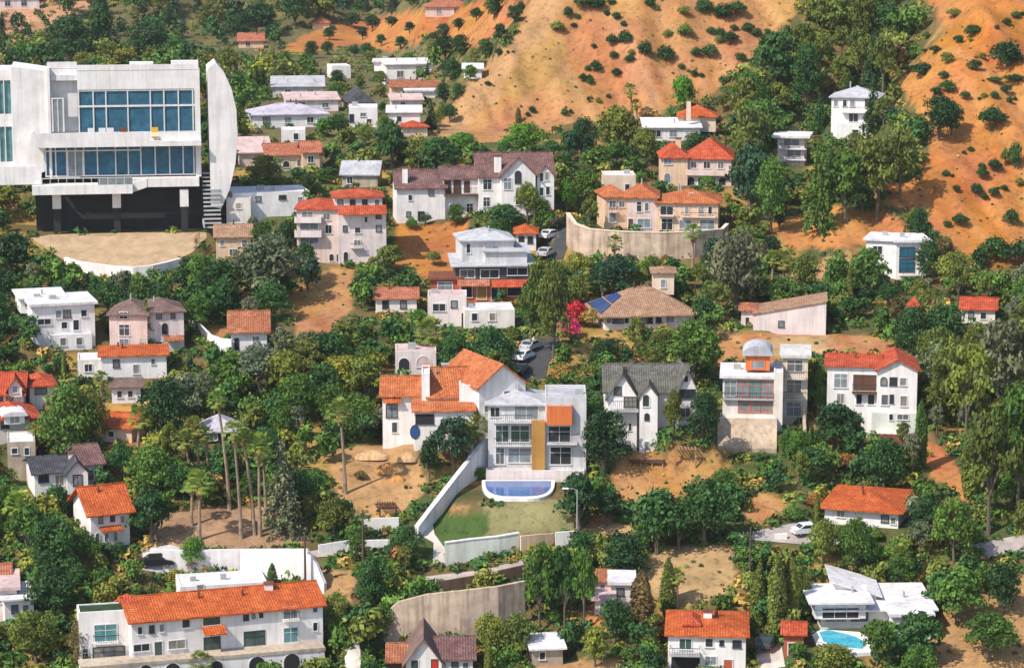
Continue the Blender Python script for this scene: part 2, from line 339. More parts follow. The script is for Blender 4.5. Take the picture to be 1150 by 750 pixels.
def house(name, label, short, vols, cat='house', group=None, anchor_px=None, mark=True, clear=True, light=False):
    xa = (min(v.x0 for v in vols)+max(v.x1 for v in vols))/2; ya = max(v.yb for v in vols)
    if anchor_px: xa, ya = anchor_px
    A = anchor(xa, ya); fm = Frame(A)
    root = empty(name, A['P'], -A['a']); tag(root, label, cat, group)
    R = Matrix.Translation(Vector(A['P'])) @ Matrix.Rotation(-A['a'], 4, 'Z')
    top = ya
    for v in vols:
        yaw = math.radians(v.yaw); w = (v.x1-v.x0)/fm.k/math.cos(yaw); xm = fm.x((v.x0+v.x1)/2)
        M = Matrix.Translation((xm, v.y, 0)) @ Matrix.Rotation(yaw, 4, 'Z')
        zt = fm.z(v.yt, v.y); zb = fm.z(v.yb, v.y); d = v.d
        floor = zb-(3.0 if v.ground else 0.)
        wl = MB(); flatroof = v.roof is None or v.roof[0] == 'flat'
        rk = ('flat', 'whiteroof', None) if v.roof is None else v.roof
        rm = MB(); hr = 0
        if flatroof:
            wl.box(-w/2, w/2, 0, d, floor, zt-.5, M)
            for q in ((-w/2, w/2, 0, .2), (-w/2, w/2, d-.2, d), (-w/2, -w/2+.2, .2, d-.2), (w/2-.2, w/2, .2, d-.2)): wl.box(*q, zt-.5, zt, M)
            roof_mesh('flat', w, d, zt, 0, v.ov, M, rm, wl)
        else:
            wl.box(-w/2, w/2, 0, d, floor, zt, M)
            if rk[2] is not None:
                yr = {'gy': v.y, 'sb': v.y+d, 'sl': v.y+d*.3, 'sr': v.y+d*.3, 'slab': v.y, 'vault': v.y}.get(rk[0], v.y+d/2)
                hr = min(7, max(.35, fm.z(rk[2], yr)-zt))
            roof_mesh(rk[0], w, d, zt, hr, v.ov, M, rm, wl)
        wall = wl.build('wall', MATS[v.m], root)
        roof = rm.build('roof', MATS[rk[1]], root, smooth=False)
        if w > 5 and d > 4.5:       # flues and vents on the roof
            for q in range(1+int(w > 9)):
                u = random.uniform(-w*.35, w*.35); t = random.uniform(.3, .62); vm = MB()
                if rk[0] in ('flat', 'slab'): zr = zt-.12 if rk[0] == 'flat' else zt+.38; sz = random.uniform(.35, .6); vm.box(u-sz, u+sz, d*t, d*t+sz*1.3, zr, zr+random.uniform(.5, .9), M); vm.build('air_unit', MATS['steel'], root)
                elif rk[0] in ('gx', 'hip', 'sb'): zr = zt+hr*(t*(1 if rk[0] == 'sb' else 2) if t < .5 or rk[0] == 'sb' else 2-2*t)-.3; vm.tube([M @ Vector((u*(.5 if rk[0] == 'hip' else 1), d*t, zr)), M @ Vector((u*(.5 if rk[0] == 'hip' else 1), d*t, zr+1.25))], .14, 7); vm.build('flue', MATS['terracotta' if rk[1] in ROOFED else 'steel'], root)
        top = min(top, rk[2] if rk[2] is not None else v.yt)
        for q in v.w:
            x0, x1, y0, y1 = q[:4]; st = q[4] if len(q) > 4 else 'w'; gm = q[5] if len(q) > 5 else 'glass'; fmn = q[6] if len(q) > 6 else ('frame' if v.m not in ('white', 'warmwhite', 'pinkwhite') else ('frame' if (x0*7+y0*3) % 5 < 3 else 'darkframe'))
            if gm == 'glass': gm = ('glass', 'glass', 'curtain', 'glass', 'blind', 'paleglass')[int(x0*13+y0*7) % 6]
            u0 = (fm.x(x0)-xm)/math.cos(yaw); u1 = (fm.x(x1)-xm)/math.cos(yaw); um = (u0+u1)/2; yy = v.y+um*math.sin(yaw)
            za, zc = fm.z(y1, yy), fm.z(y0, yy); fr, pn = MB(), MB()
            win_mesh(fr, pn, u0, u1, za, zc, M, st, fm.k)
            nm = 'door' if st == 'd' else 'window'  # open porches and arches too: a dark pane paints the shade inside them
            fo = fr.build(nm, MATS[fmn], root); pn.build('panel' if st == 'd' else 'pane', MATS[gm], fo)
        for q in v.bal:             # balcony: x0, x1, rail top row, slab row, projection, slab material
            x0, x1, y0, y1, pj = q[:5]; mt = q[5] if len(q) > 5 else v.m; solid = len(q) > 6 and q[6]
            u0 = (fm.x(x0)-xm)/math.cos(yaw); u1 = (fm.x(x1)-xm)/math.cos(yaw); yy = v.y+(u0+u1)/2*math.sin(yaw)-pj
            zs, zr = fm.z(y1, yy), fm.z(y0, yy); zr = max(zr, zs+.6); sl, rl = MB(), MB()
            sl.box(u0, u1, -pj, -.004, zs-.22, zs, M); bo = sl.build('balcony', MATS[mt], root)
            if solid:
                rl.box(u0, u1, -pj, -pj+.12, zs+.002, zr, M); rl.box(u0, u0+.12, -pj+.12, -.004, zs+.002, zr, M); rl.box(u1-.12, u1, -pj+.12, -.004, zs+.002, zr, M); rl.build('parapet', MATS[mt], bo)
            else:
                n = max(3, int((u1-u0)/.28))
                for i in range(n+1): x = u0+.03+(u1-u0-.06)*i/n; rl.box(x-.02, x+.02, -pj+.03, -pj+.07, zs, zr, M)
                rl.box(u0, u1, -pj+.02, -pj+.08, zr, zr+.06, M)
                for x in (u0+.05, u1-.05): rl.box(x-.02, x+.02, -pj+.08, -.004, zr, zr+.06, M)
                rl.build('railing', MATS['iron'], bo)
        for q in v.awn:             # small tiled lean-to roof: x0, x1, top row, eave row, projection, material
            x0, x1, y0, y1, pj = q[:5]; mt = q[5] if len(q) > 5 else 'orange'
            u0 = (fm.x(x0)-xm)/math.cos(yaw); u1 = (fm.x(x1)-xm)/math.cos(yaw); yy = v.y+(u0+u1)/2*math.sin(yaw)
            zt_, ze = fm.z(y0, yy), fm.z(y1, yy-pj); am = MB()
            am.solid([(u0, -pj, ze), (u1, -pj, ze), (u1, -.005, zt_), (u0, -.005, zt_)], [[0, 1, 2, 3]], .14, M); am.build('porch_roof', MATS[mt], root)
        for q in v.chim:            # chimney: x, top row, width m, depth position
            x, y0, cw, cy = q[:4]; mt = q[4] if len(q) > 4 else v.m
            u = fm.x(x); z1 = fm.z(y0, cy); cm = MB(); cm.box(u-cw/2, u+cw/2, cy, cy+cw*.8, zt-.5, z1); co = cm.build('chimney', MATS[mt], root)
            cap = MB(); cap.box(u-cw/2-.12, u+cw/2+.12, cy-.12, cy+cw*.8+.12, z1, z1+.16); cap.build('cap', MATS['terracotta' if rk[1] in ROOFED else 'grey'], co)
        if v.ground:
            W = R @ M; cen = W @ Vector((0, d/2, 0)); PADS.append((cen.x, cen.y, yaw-A['a'], w/2+.6, d/2+.8, A['P'][2]+zb))
    if clear: CLEAR.append((min(v.x0 for v in vols)-2, top-2, max(v.x1 for v in vols)+2, ya, ya))
    if mark: MARKS.append((min(v.x0 for v in vols), max(v.x1 for v in vols), top, ya, short))
    return root, A, fm
def apply_pads():
    for (cx, cy, rz, hw, hd, z) in PADS:
        c, s_ = math.cos(-rz), math.sin(-rz); dx, dy = GX-cx, GY-cy
        u = dx*c-dy*s_; v = dx*s_+dy*c
        dist = np.maximum(np.maximum(np.abs(u)-hw, np.abs(v)-hd), 0)
        k = 1-sstep(0, 3.0, dist); GH[:] = GH*(1-k)+(z-.06)*k
def hill(px, py, dz=0.):
    """a point on the finished ground under a photo pixel"""
    x, y, z = ground(px, py, GH); return Vector((x, y, z+dz))
def drape(name, poly, mat, lift=.08, kind='structure', step=7, label=None, cat=None, parent=None, pool=None):
    """a thin ground sheet following the hillside inside an outline"""
    KEEP.append(poly)
    bm = bmesh.new(); bm.faces.new([bm.verts.new((x, y, 0)) for x, y in poly]); bm.normal_update()
    xs = [p[0] for p in poly]; ys = [p[1] for p in poly]
    for v0, v1, nrm in ((min(xs), max(xs), (1, 0, 0)), (min(ys), max(ys), (0, 1, 0))):
        for c in np.arange(math.ceil(v0/step)*step+.37, v1, step if nrm[0] else step/2):
            bmesh.ops.bisect_plane(bm, geom=bm.verts[:]+bm.edges[:]+bm.faces[:], plane_co=(c, c, 0), plane_no=nrm)
    for v in bm.verts: v.co = hill(v.co.x, v.co.y, lift)
    for f in bm.faces:
        f.normal_update()
        if f.normal.z < 0: f.normal_flip()
    me = bpy.data.meshes.new(name); bm.to_mesh(me); bm.free(); me.materials.append(MATS[mat]); o = link(bpy.data.objects.new(name, me)); tag(o, label, cat, None, kind)
    return o
def wall_line(name, pts, mat, label, short=None, th=.35, group=None, cat='wall', cap=None, caph=.16, clear=False, deep=2.0):
    """a wall along ground points (px, base row, top row)"""
    P = []
    for x, yb, yt in pts:
        p = hill(x, yb); P.append((p, (yb-yt)/scale_at(*p)/math.cos(math.atan2(CAMZ-p.z, p.y))))
    mb = MB(); cp = MB(); n = len(P)
    L = []
    for i, (p, h) in enumerate(P):
        d = (P[min(i+1, n-1)][0]-P[max(i-1, 0)][0]); d = Vector((d.x, d.y, 0)).normalized(); q = Vector((-d.y, d.x, 0))
        if q.y < 0: q = -q
        L.append((p, q, h))
    def strip(m, o0, o1, z0f, z1f):
        k = len(m.v)
        for p, q, h in L:
            for o, z in ((o0, z0f(p, h)), (o1, z0f(p, h)), (o1, z1f(p, h)), (o0, z1f(p, h))): r = p+q*o; m.v.append((r.x, r.y, z))
        for i in range(n-1):
            a, b = k+4*i, k+4*i+4
            for j in range(4): jj = (j+1) % 4; m.f.append((a+j, b+j, b+jj, a+jj))
        m.f.append((k, k+3, k+2, k+1)); e = k+4*(n-1); m.f.append((e, e+1, e+2, e+3))
    strip(mb, 0, th, lambda p, h: p.z-deep, lambda p, h: p.z+h)
    root = mb.build(name, MATS[mat]); tag(root, label, cat, group)
    o = root
    if cap:
        strip(cp, -.08, th+.08, lambda p, h: p.z+h+.002, lambda p, h: p.z+h+caph); cp.build('coping', MATS[cap], root)
    if clear: CLEAR.append((min(p[0] for p in pts), min(p[2] for p in pts), max(p[0] for p in pts), max(p[1] for p in pts), min(p[1] for p in pts)))
    if short: MARKS.append((min(p[0] for p in pts), max(p[0] for p in pts), min(p[2] for p in pts), max(p[1] for p in pts), short))
    return root
# =================================================================== HOUSES (measured in photo pixels)
def rowwin(x0, x1, n, y0, y1, w, *a): return [(x0+(x1-x0)*i/max(1, n-1)-w/2, x0+(x1-x0)*i/max(1, n-1)+w/2, y0, y1, *a) for i in range(n)]
house('villa', 'long two-storey white villa with one orange tiled roof above an arcade', 'the long white villa',
 [V(150, 364, 690, 738, 9, 0, 12, roof=('gx', 'orange', 663), chim=[(304, 658, 1.0, 4.5)],
    w=[(157, 161.5, 702, 710), (170, 174.5, 701, 709), (181, 185.5, 700, 708), (206, 214, 695, 704), (229, 248, 693, 702, 'o', 'greenglass'), (274.5, 279.5, 689, 698, 'a'), (283, 288, 688, 697, 'a'), (291.5, 296.5, 687, 696, 'a'),
       (320, 334, 685, 698, 'w', 'paleglass'), (353, 357.5, 683, 691), (152, 169, 721, 728.5, 'g'), (175, 183, 719, 736, 'd', 'greenglass'), (190.5, 208.5, 718, 727, 'g'), (230, 247, 716, 735, 'g', 'greenglass'), (275, 297, 711, 728, 'g', 'greenglass'), (319.5, 335, 708, 724, 'w', 'tealglass'), (353, 357.5, 703, 712)],
    bal=[(318, 336, 692, 699.5, .8)], awn=[(227, 252, 702, 713, 1.8)]),
  V(92, 151, 683, 740, 3.6, -.6, 6, roof=('flat', 'greenroof', None), w=[(109, 133, 698, 717, 'g', 'tealglass'), (107, 141, 723, 739, 'g'), (95, 101, 724, 738)], bal=[(107, 135, 711, 718, .7)]),
  V(140, 152, 672, 690, 1.6, 1.5, 6, roof=('hip', 'orangered', 664), ground=False),
  V(96, 364, 741, 775, 3.0, -3.2, 9, roof=('slab', 'beige', None), ov=.1, w=[(157, 173, 744, 762, 'a', 'dark'), (186, 203, 743, 762, 'a', 'dark'), (235, 250, 742, 762, 'a', 'dark'), (279, 297, 739, 760, 'a', 'dark'), (318, 336, 737, 758, 'a', 'dark')])], anchor_px=(228, 742))  # arcade arches: dark panes painted in for the shaded openings
house('guest_house', 'flat white block with one small window behind the long orange roof', 'the flat white block', [V(203, 300, 656, 674, 6, 0, 6, w=[(222, 229, 656, 661)])], mark=False)
house('hacienda', 'white house with folded orange roofs, round blue window and corner stairs', 'the white house with folded orange roofs',
 [V(430, 476, 444, 503, 8, .5, 0, roof=('gx', 'faded', 423), w=[(434.5, 446, 454, 468, 'w', 'paleglass'), (440.5, 446, 474, 485, 'd', 'darkroof')], awn=[(431, 451, 444.5, 451.5, .7)]),
  V(481, 530, 446, 505, 9, -.6, 6, roof=('gx', 'faded', 413), w=[(498, 508, 470, 482), (516, 526, 470, 482)], ov=.3),
  V(466, 532, 463, 505, 3.2, -3.6, 3, roof=('sb', 'faded', 449), w=[(468, 487, 466, 476, 'g', 'dark'), (462, 471, 478, 492, 'c', 'bluepaint'), (496, 506, 472, 484), (514, 524, 472, 484)], ov=.35),
  V(538, 590, 433, 485, 12, -1.5, 24, roof=('gy', 'faded', 411), w=[(544, 552, 456, 463), (566, 572, 440, 448)], chim=[(500, 409, .8, 5)]),
  V(516, 544, 433, 470, 4, -1.2, 0, roof=('flat', 'whiteroof', None), ground=False), V(474, 483, 420, 470, 6, -1.0, 0, roof=('flat', 'whiteroof', None), ground=False)], anchor_px=(505, 505))
house('modern_house', 'modern grey and white house with orange and yellow panels behind the pool', 'the modern house by the pool',
 [V(548, 612, 455, 523, 9, 0, 0, 'lightgrey', roof=('hip', 'greyroof', 436), w=[(551, 561, 458, 468), (578, 604, 456, 471, 'g', 'paleglass'), (557, 571, 478, 496, 'g', 'greenglass'), (574, 594, 478, 496, 'g', 'greenglass'), (557, 566, 503, 521, 'g'), (571, 596, 503, 519, 'g', 'paleglass')],
    bal=[(553, 597, 467, 474, 1.4), (555, 597, 493, 500, .8)]),
  V(612, 658, 447, 523, 9, -.8, 0, 'lightgrey', roof=('flat', 'greyroof', None), w=[(616, 640, 479, 497, 'g'), (618, 641, 502, 521, 'g', 'dark'), (630, 638, 459, 469, 'w', 'paleglass')], bal=[(614, 642, 456.5, 476, .9, 'orangewall', True), (614, 648, 489, 498, 1.1)]),
  V(597, 612, 474, 522, 1.2, -1.4, 0, 'ochre', roof=('flat', 'ochre', None)),
  V(546, 656, 528, 539, 1.6, -1.8, 0, 'pinkwhite', roof=('flat', 'concrete', None))], anchor_px=(603, 523))
house('gabled_house', 'white gabled house with grey shingle roof and round-topped stair turret', 'the white gabled house',
 [V(680, 772, 440, 507, 10, 0, 3, roof=('gx', 'olive', 409), w=[(746, 752, 455, 466), (702, 706, 472, 481)], chim=[(709, 405, .7, 6)]),
  V(683, 715, 446, 505, 5, -1.8, 0, roof=('gy', 'olive', 422), w=[(701, 714, 447, 457, 't'), (690, 697, 436, 444), (706, 709, 476, 484)], bal=[(686, 717, 452, 462, 1.3, 'grey')]),
  V(718, 738, 446, 508, 4, -3.0, 0, roof=('gy', 'olive', 434), w=[(721.5, 728.5, 444, 457, 'a'), (724, 728.5, 465, 472, 'a'), (724, 728.5, 496, 506)], ov=.25),
  V(757, 785, 447, 480, 8, -1.2, 8, roof=('gy', 'olive', 416), w=[(762, 779, 438, 447, 't'), (767, 771.5, 422, 429, 'a'), (764, 774, 458, 468)])], anchor_px=(732, 508))
house('garden_pavilion', 'small white domed pavilion at the foot of the gabled house', 'the white pavilion', [V(752, 779, 489, 502, 3, 0, 0, roof=('vault', 'whiteroof', 481), w=[(757, 762, 491, 500, 'a'), (767, 773, 491, 500, 'a')])], mark=False)
BOX = house('box_house', 'cream flat-roofed box house with orange window frames over a bare concrete apron', 'the box house with orange frames',
 [V(811, 868, 425, 471, 9, 0, 0, 'warmwhite', roof=('slab', 'whiteroof', None), w=[(827, 840, 428, 445, 'g', 'paleglass', 'orangeframe'), (841, 853, 428, 445, 'g', 'tealglass', 'orangeframe'), (854, 867, 428, 445, 'g', 'paleglass', 'orangeframe'), (829, 841, 449, 462, 'g', 'paleglass', 'orangeframe'), (843, 853, 449, 462, 'w', 'paleglass', 'orangeframe'), (854, 866, 449, 462, 'g', 'paleglass', 'orangeframe'), (813, 826, 428, 445, 'g', 'paleglass')], bal=[(811, 868, 442, 448, .6, 'grey')]),
  V(868, 878, 418, 471, 9, -.5, 0, 'warmwhite'),
  V(836, 863, 399, 416, 5, 2.0, 0, 'orangewall', roof=('vault', 'greyroof', 388), w=[(843, 857, 405, 414, 'g', 'paleglass', 'orangeframe')], ground=False),
  V(808, 872, 470, 485, 4, -1.2, 0, 'tanconc', roof=('flat', 'concrete', None))], anchor_px=(842, 492))
def apron():
    root, A, f = BOX; m = MB(); x0, x1 = f.x(806), f.x(872); zt, zb = f.z(470, -1.3), f.z(506, -4.6)+.35
    v = [(x0, -1.3, zt), (x1, -1.3, zt), (x1, -4.6, zb), (x0, -4.6, zb), (x0, -1.3, zb-2), (x1, -1.3, zb-2), (x1, -4.6, zb-2), (x0, -4.6, zb-2)]; m.v = v; m.f = [(3, 2, 1, 0), (2, 3, 7, 6), (3, 0, 4, 7), (1, 2, 6, 5)]; m.build('concrete_apron', MATS['tanconc'], root)
apron(); CLEAR.append((804, 470, 876, 516, 480))
house('narrow_house', 'narrow tan three-level house with stacked dark balconies', 'the narrow balcony house',
 [V(878, 906, 402, 476, 8, 0, 0, 'cream', roof=('slab', 'concrete', None), w=[(883, 900, 405, 417, 'g'), (883, 899, 427, 440, 'g'), (883, 899, 452, 467, 'g', 'paleglass')], bal=[(880, 904, 418, 425, 1.0, 'concrete'), (880, 904, 441, 448, 1.0, 'concrete')])])
house('hill_villa', 'white three-storey villa with red-orange roof over a pale green base', 'the white three-storey villa',
 [V(928, 986, 412, 462, 9, .8, 0, roof=('gx', 'orangered', 399), w=[(936, 950, 421, 436, 'g', 'paleglass'), (957, 983, 421, 439, 'o', 'darkwood'), (939.5, 947, 443, 454), (961, 967, 443, 454), (974, 981, 443, 454)], bal=[(956, 985, 433, 441, 1.0, 'darkwood')]),
  V(984, 1028, 415, 464, 9, -.4, 3, roof=('gy', 'orangered', 404), w=[(988, 994, 424, 432, 'a'), (998, 1005, 424, 432), (1009, 1015.5, 424, 432), (989, 996, 443, 454), (998.5, 1002, 443, 452), (1010, 1017, 444, 455)]),
  V(979, 1028, 463, 484, 8, -1.0, 3, 'palegreen', w=[(1007, 1019, 464.5, 470), (998, 1002, 464.5, 471)], roof=('flat', 'concrete', None)),
  V(930, 980, 461, 480, 7, .9, 0, ), V(981, 1017, 487, 499, 4, -3.6, 0, 'deckred', roof=('flat', 'concrete', None))], anchor_px=(978, 486))
BUN = house('bungalow', 'tan hip-roofed bungalow with blue solar panels and a band of dark windows', 'the tan hip-roofed bungalow',
 [V(680, 779, 353, 369, 11, 0, 13, 'warmwhite', roof=('hip', 'tanroof', 321), w=rowwin(684, 730, 8, 353.5, 363, 4.6)+[(737, 742, 355, 362), (748, 757, 355, 362, 'g')], ov=.9),
  V(733, 757, 305, 330, 5, 9, 2, 'cream', roof=('hip', 'tanroof', 298), w=[(742, 747, 313, 322)], ground=False)])
def solar():
    root, A, f = BUN; yaw = math.radians(13); w = (779-680)/f.k/math.cos(yaw); M = Matrix.Translation((f.x(729.5), 0, 0)) @ Matrix.Rotation(yaw, 4, 'Z'); d = 11; ov = .9; zt = f.z(353); rise = min(7, f.z(321, d/2)-zt)
    e0, e1 = Vector((-w/2-ov, -ov, zt-rise*ov/11+.2)), Vector((-w/2-ov, d+ov, zt-rise*ov/11+.2)); top = Vector((-w/2-ov+(d+2*ov)/2, d/2, zt+rise)); n = (e0-e1).cross(top-e1).normalized(); n = n if n.z > 0 else -n
    L = lambda a, b: e0.lerp(e1, a).lerp(top, b)+n*.14
    for a0, a1, b0, b1 in ((.10, .5, .06, .36), (.52, .92, .06, .36), (.14, .5, .40, .66), (.52, .88, .40, .66)):
        m = MB(); P = [M @ L(*q) for q in ((a0, b0), (a1, b0), (a1, b1), (a0, b1))]; Q = [p-Vector((0, 0, .08)) for p in P]; m.v = [tuple(p) for p in P+Q]; m.f = [(0, 1, 2, 3), (7, 6, 5, 4), (0, 4, 5, 1), (1, 5, 6, 2), (2, 6, 7, 3), (3, 7, 4, 0)]; m.build('solar_panel', MATS['solar'], root)
solar()
house('garage_block', 'blank pale pink building with one square window under a sloping roof', 'the blank pink building',
 [V(846, 927, 354, 375, 8, 0, 0, 'pinkwhite', roof=('sl', 'tanroof', 335), w=[(874.5, 880, 361, 367)], ov=.2),
  V(832, 848, 349, 366, 6, 2, 0, 'pink', roof=('hip', 'salmon', 342), w=[(837, 841, 357, 366, 'd', 'dark')])])
house('terraced_villa', 'pink villa with low orange hip roofs behind a curved retaining wall', 'the pink villa on the curved wall',
 [V(680, 705, 221, 258, 8, 2, 12, 'peach', roof=('hip', 'faded', 208), w=[(684, 691, 226, 233), (684, 691, 240, 250, 'd', 'paleglass'), (695, 701, 227, 233)], bal=[(683, 693, 233, 238, .8, 'pink')]),
  V(704, 738, 222, 258, 9, .4, 0, 'pink', roof=('hip', 'faded', 206), w=[(715, 720, 227, 238), (724, 728, 228, 237), (705.5, 711, 246, 257, 'd', 'darkwood'), (716, 730, 246, 256, 'g', 'paleglass')]),
  V(737, 806, 228, 260, 9, 0, -3, 'peach', roof=('hip', 'faded', 212), w=[(741.5, 755.5, 232, 241, 'g', 'dark'), (743, 755, 246, 258, 'g', 'dark'), (769, 773, 232, 240), (784, 790, 232, 240), (795, 799, 232, 240), (763, 776, 247, 257, 'g', 'paleglass'), (786, 802, 247, 257, 'g', 'paleglass')], bal=[(740, 757, 236, 242, .9, 'pink'), (765, 804, 240, 243, .7, 'pink')], chim=[(776, 217, .8, 3)])])
house('upper_villa', 'cream two-storey villa with a wide orange-red hip roof', 'the cream hip-roofed villa',
 [V(743, 772, 177, 210, 9, 0, 4, 'peach', roof=('hip', 'orangered', 160), w=[(745.5, 754, 178, 185, 'g'), (746, 753, 195, 206, 'a', 'paleglass')], chim=[(761, 156, 1, 3)]),
  V(770, 821, 178, 208, 10, .6, -3, 'pink', roof=('hip', 'orangered', 154), w=[(776, 782, 182, 189), (790, 797, 182, 189), (806, 812, 182, 189), (772, 780, 199, 208, 'a', 'dark'), (784, 792, 199, 208, 'a', 'dark'), (797, 803, 199, 208, 'a', 'dark'), (807, 815, 199, 208, 'a', 'dark')], bal=[(771, 818, 191, 196, .8, 'pink', True)])])
house('cream_block', 'plain cream parapet block next to the orange hip roofs', 'the plain cream block', [V(678, 714, 197, 216, 7, 0, 4, 'cream', w=[(702, 707, 207, 214)])], mark=False)
house('white_lodge', 'low white house with stepped pale roofs and one orange hip roof', 'the stepped white house',
 [V(724, 786, 144, 158, 8, 0, 4, roof=('sb', 'whiteroof', 133), w=[(732, 742, 147, 154, 'g'), (752, 760, 147, 154)]), V(762, 804, 131, 148, 7, 5, 0, 'cream', roof=('hip', 'orange', 117), chim=[(773, 113, .8, 2, 'cream')], ground=False)])
house('ravine_house', 'white two-storey house with grey hip roof deep among ravine trees', 'the white ravine house',
 [V(933, 985, 110, 140, 8, 0, -6, roof=('hip', 'greyroof', 97), w=[(936, 940, 113, 120), (946, 950, 113, 120), (954, 959, 113, 120), (971, 977, 112, 119), (953, 963, 128, 137, 'g'), (970, 980, 128, 136, 'w')], bal=[(945, 983, 121, 126, 1.0, 'white')]),
  V(940, 979, 140, 157, 6, -2, -4, w=[(957, 964, 146, 153, 'd', 'dark')])])
house('stacked_house', 'narrow grey-white house of stacked flat slabs half hidden by trees', 'the stacked slab house',
 [V(873, 903, 155, 186, 7, 0, -4, 'pinkwhite', roof=('slab', 'whiteroof', None), w=[(880, 897, 157, 164, 'g', 'paleglass'), (884, 899, 169, 177, 'g', 'paleglass')], bal=[(876, 905, 162, 167, .8, 'whiteroof'), (880, 905, 174, 179, .8, 'whiteroof')], ov=1.)])
house('blue_glass_house', 'flat-roofed white house with tall blue windows below the bare hill', 'the white house with blue windows',
 [V(972, 1012, 271, 300, 7, .5, -8, roof=('slab', 'whiteroof', None), w=[(980, 990, 277, 286)]), V(1006, 1042, 272, 313, 8, 0, 10, roof=('slab', 'whiteroof', None), w=[(1010, 1026, 278, 288, 'g', 'blueglass'), (1010, 1026, 291, 305, 'g', 'blueglass'), (1031, 1037, 282, 292)], bal=[(1009, 1040, 302, 308, 1.2)])])
house('small_cottage', 'small cream cottage with a bright red-orange gable roof', 'the small red-roofed cottage', [V(1080, 1117, 347, 363, 6, 0, 0, 'warmwhite', roof=('gx', 'orangered', 335), w=[(1088, 1093, 351, 357), (1101, 1107, 351, 358)], chim=[(1104, 331, .6, 3, 'redwall')])])
house('tower_cottage', 'tiny white tower with a square red tiled cap among trees', 'the tiny red-capped tower', [V(1021, 1031, 342, 362, 1.6, 0, 0, roof=('hip', 'orangered', 332), w=[(1024, 1028, 347, 353)])], mark=False)
house('edge_house', 'orange-roofed house cut by the edge beyond dark gum trees', 'the edge house', [V(1143, 1185, 388, 410, 8, 0, 0, 'cream', roof=('hip', 'orangered', 370), w=[(1148, 1156, 392, 400)])], mark=False)
house('mansion', 'wide white mansion with maroon roofs, timber loggia and pointed gables', 'the maroon-roofed mansion',
 [V(446, 500, 211, 250, 9, 0, 6, roof=('gx', 'maroon', 191), w=[(459, 463, 219, 225), (482, 487, 213, 219), (457, 461, 238, 243), (470, 476, 238, 247)], chim=[(455, 189, .9, .6)]),
  V(498, 540, 201, 245, 9, 1.2, 6, roof=('gx', 'maroon', 187), w=[(500, 506, 203, 217, 'd', 'darkwood'), (510, 517, 203, 217, 'd', 'darkwood'), (521, 528, 203, 217, 'd', 'darkwood'), (505, 512, 230, 240), (524, 531, 229, 239)], bal=[(498, 539, 212, 219, 1.4, 'brownwall')]),
  V(538, 622, 198, 240, 10, .2, 6, roof=('gx', 'maroon', 172), w=[(543, 552, 202, 213, 'w'), (543, 550, 222, 232), (590, 596, 199, 208)], chim=[(559, 176, 1.2, .4)]),
  V(563, 601, 197, 240, 5, -2, 6, roof=('gy', 'maroon', 178), w=[(578.5, 584.5, 193, 206, 'a'), (566, 574, 201, 213), (579, 586, 218, 230, 'd', 'dark'), (590, 596, 220, 230)]),
  V(603, 622, 199, 240, 4, -.9, 6, roof=('gy', 'maroon', 187), w=[(606, 610, 195, 204), (612, 616, 194, 203), (606, 610, 211, 220), (613, 617, 210, 219)], ov=.25)], anchor_px=(534, 248))
house('pink_villa', 'tall pale pink villa with three stacked terraces and bright red-orange roofs', 'the tall pink villa',
 [V(334, 382, 235, 294, 9, 0, -4, 'pink', roof=('hip', 'orangered', 222), w=[(364, 371, 240, 247), (366, 373, 253, 262), (338, 358, 249, 257, 'g', 'paleglass'), (338, 358, 265, 273, 'g', 'paleglass'), (340, 352, 238, 244), (378, 382, 285, 294, 'a', 'dark'), (370, 375, 285, 293, 'a', 'dark')], bal=[(332, 362, 244, 249, 1.2, 'pinkwhite', True), (332, 362, 259, 265, 1.2, 'pinkwhite', True)]),
  V(380, 434, 240, 296, 9, -.6, 3, 'pinkwhite', roof=('flat', 'orangered', None), w=[(399, 405, 256, 262), (398, 405, 270, 276), (423, 428, 241, 246), (423, 428, 254, 260), (386, 390, 254, 260), (410, 413, 244, 250), (386, 391, 283, 293, 'a', 'dark')], bal=[(394, 407, 274, 278, .7, 'pinkwhite')], awn=[(380, 434, 231, 241, 1.2, 'orangered')]),
  V(377, 430, 222, 240, 7, 1, 3, 'pinkwhite', roof=('hip', 'orangered', 211), w=rowwin(383, 424, 4, 225, 231, 5), ground=False)], anchor_px=(384, 296))
house('long_house', 'long low blank white house with a flat roof next to the pink villa', 'the long blank white house', [V(262, 348, 216, 243, 9, 0, 8, w=[(288, 293, 221, 226), (314, 321, 220, 224), (335, 340, 222, 230)]), V(255, 282, 222, 246, 6, -2, 0, 'warmwhite', w=[(266, 271, 228, 234)])])
house('beige_house', 'beige plastered house under a plain tan gable roof', 'the beige tan-roofed house', [V(243, 282, 266, 292, 8, 0, 0, 'peach', roof=('gx', 'tanroof', 253), w=[(258, 265, 280, 287), (248, 252, 270, 276), (272, 278, 270, 277)])])
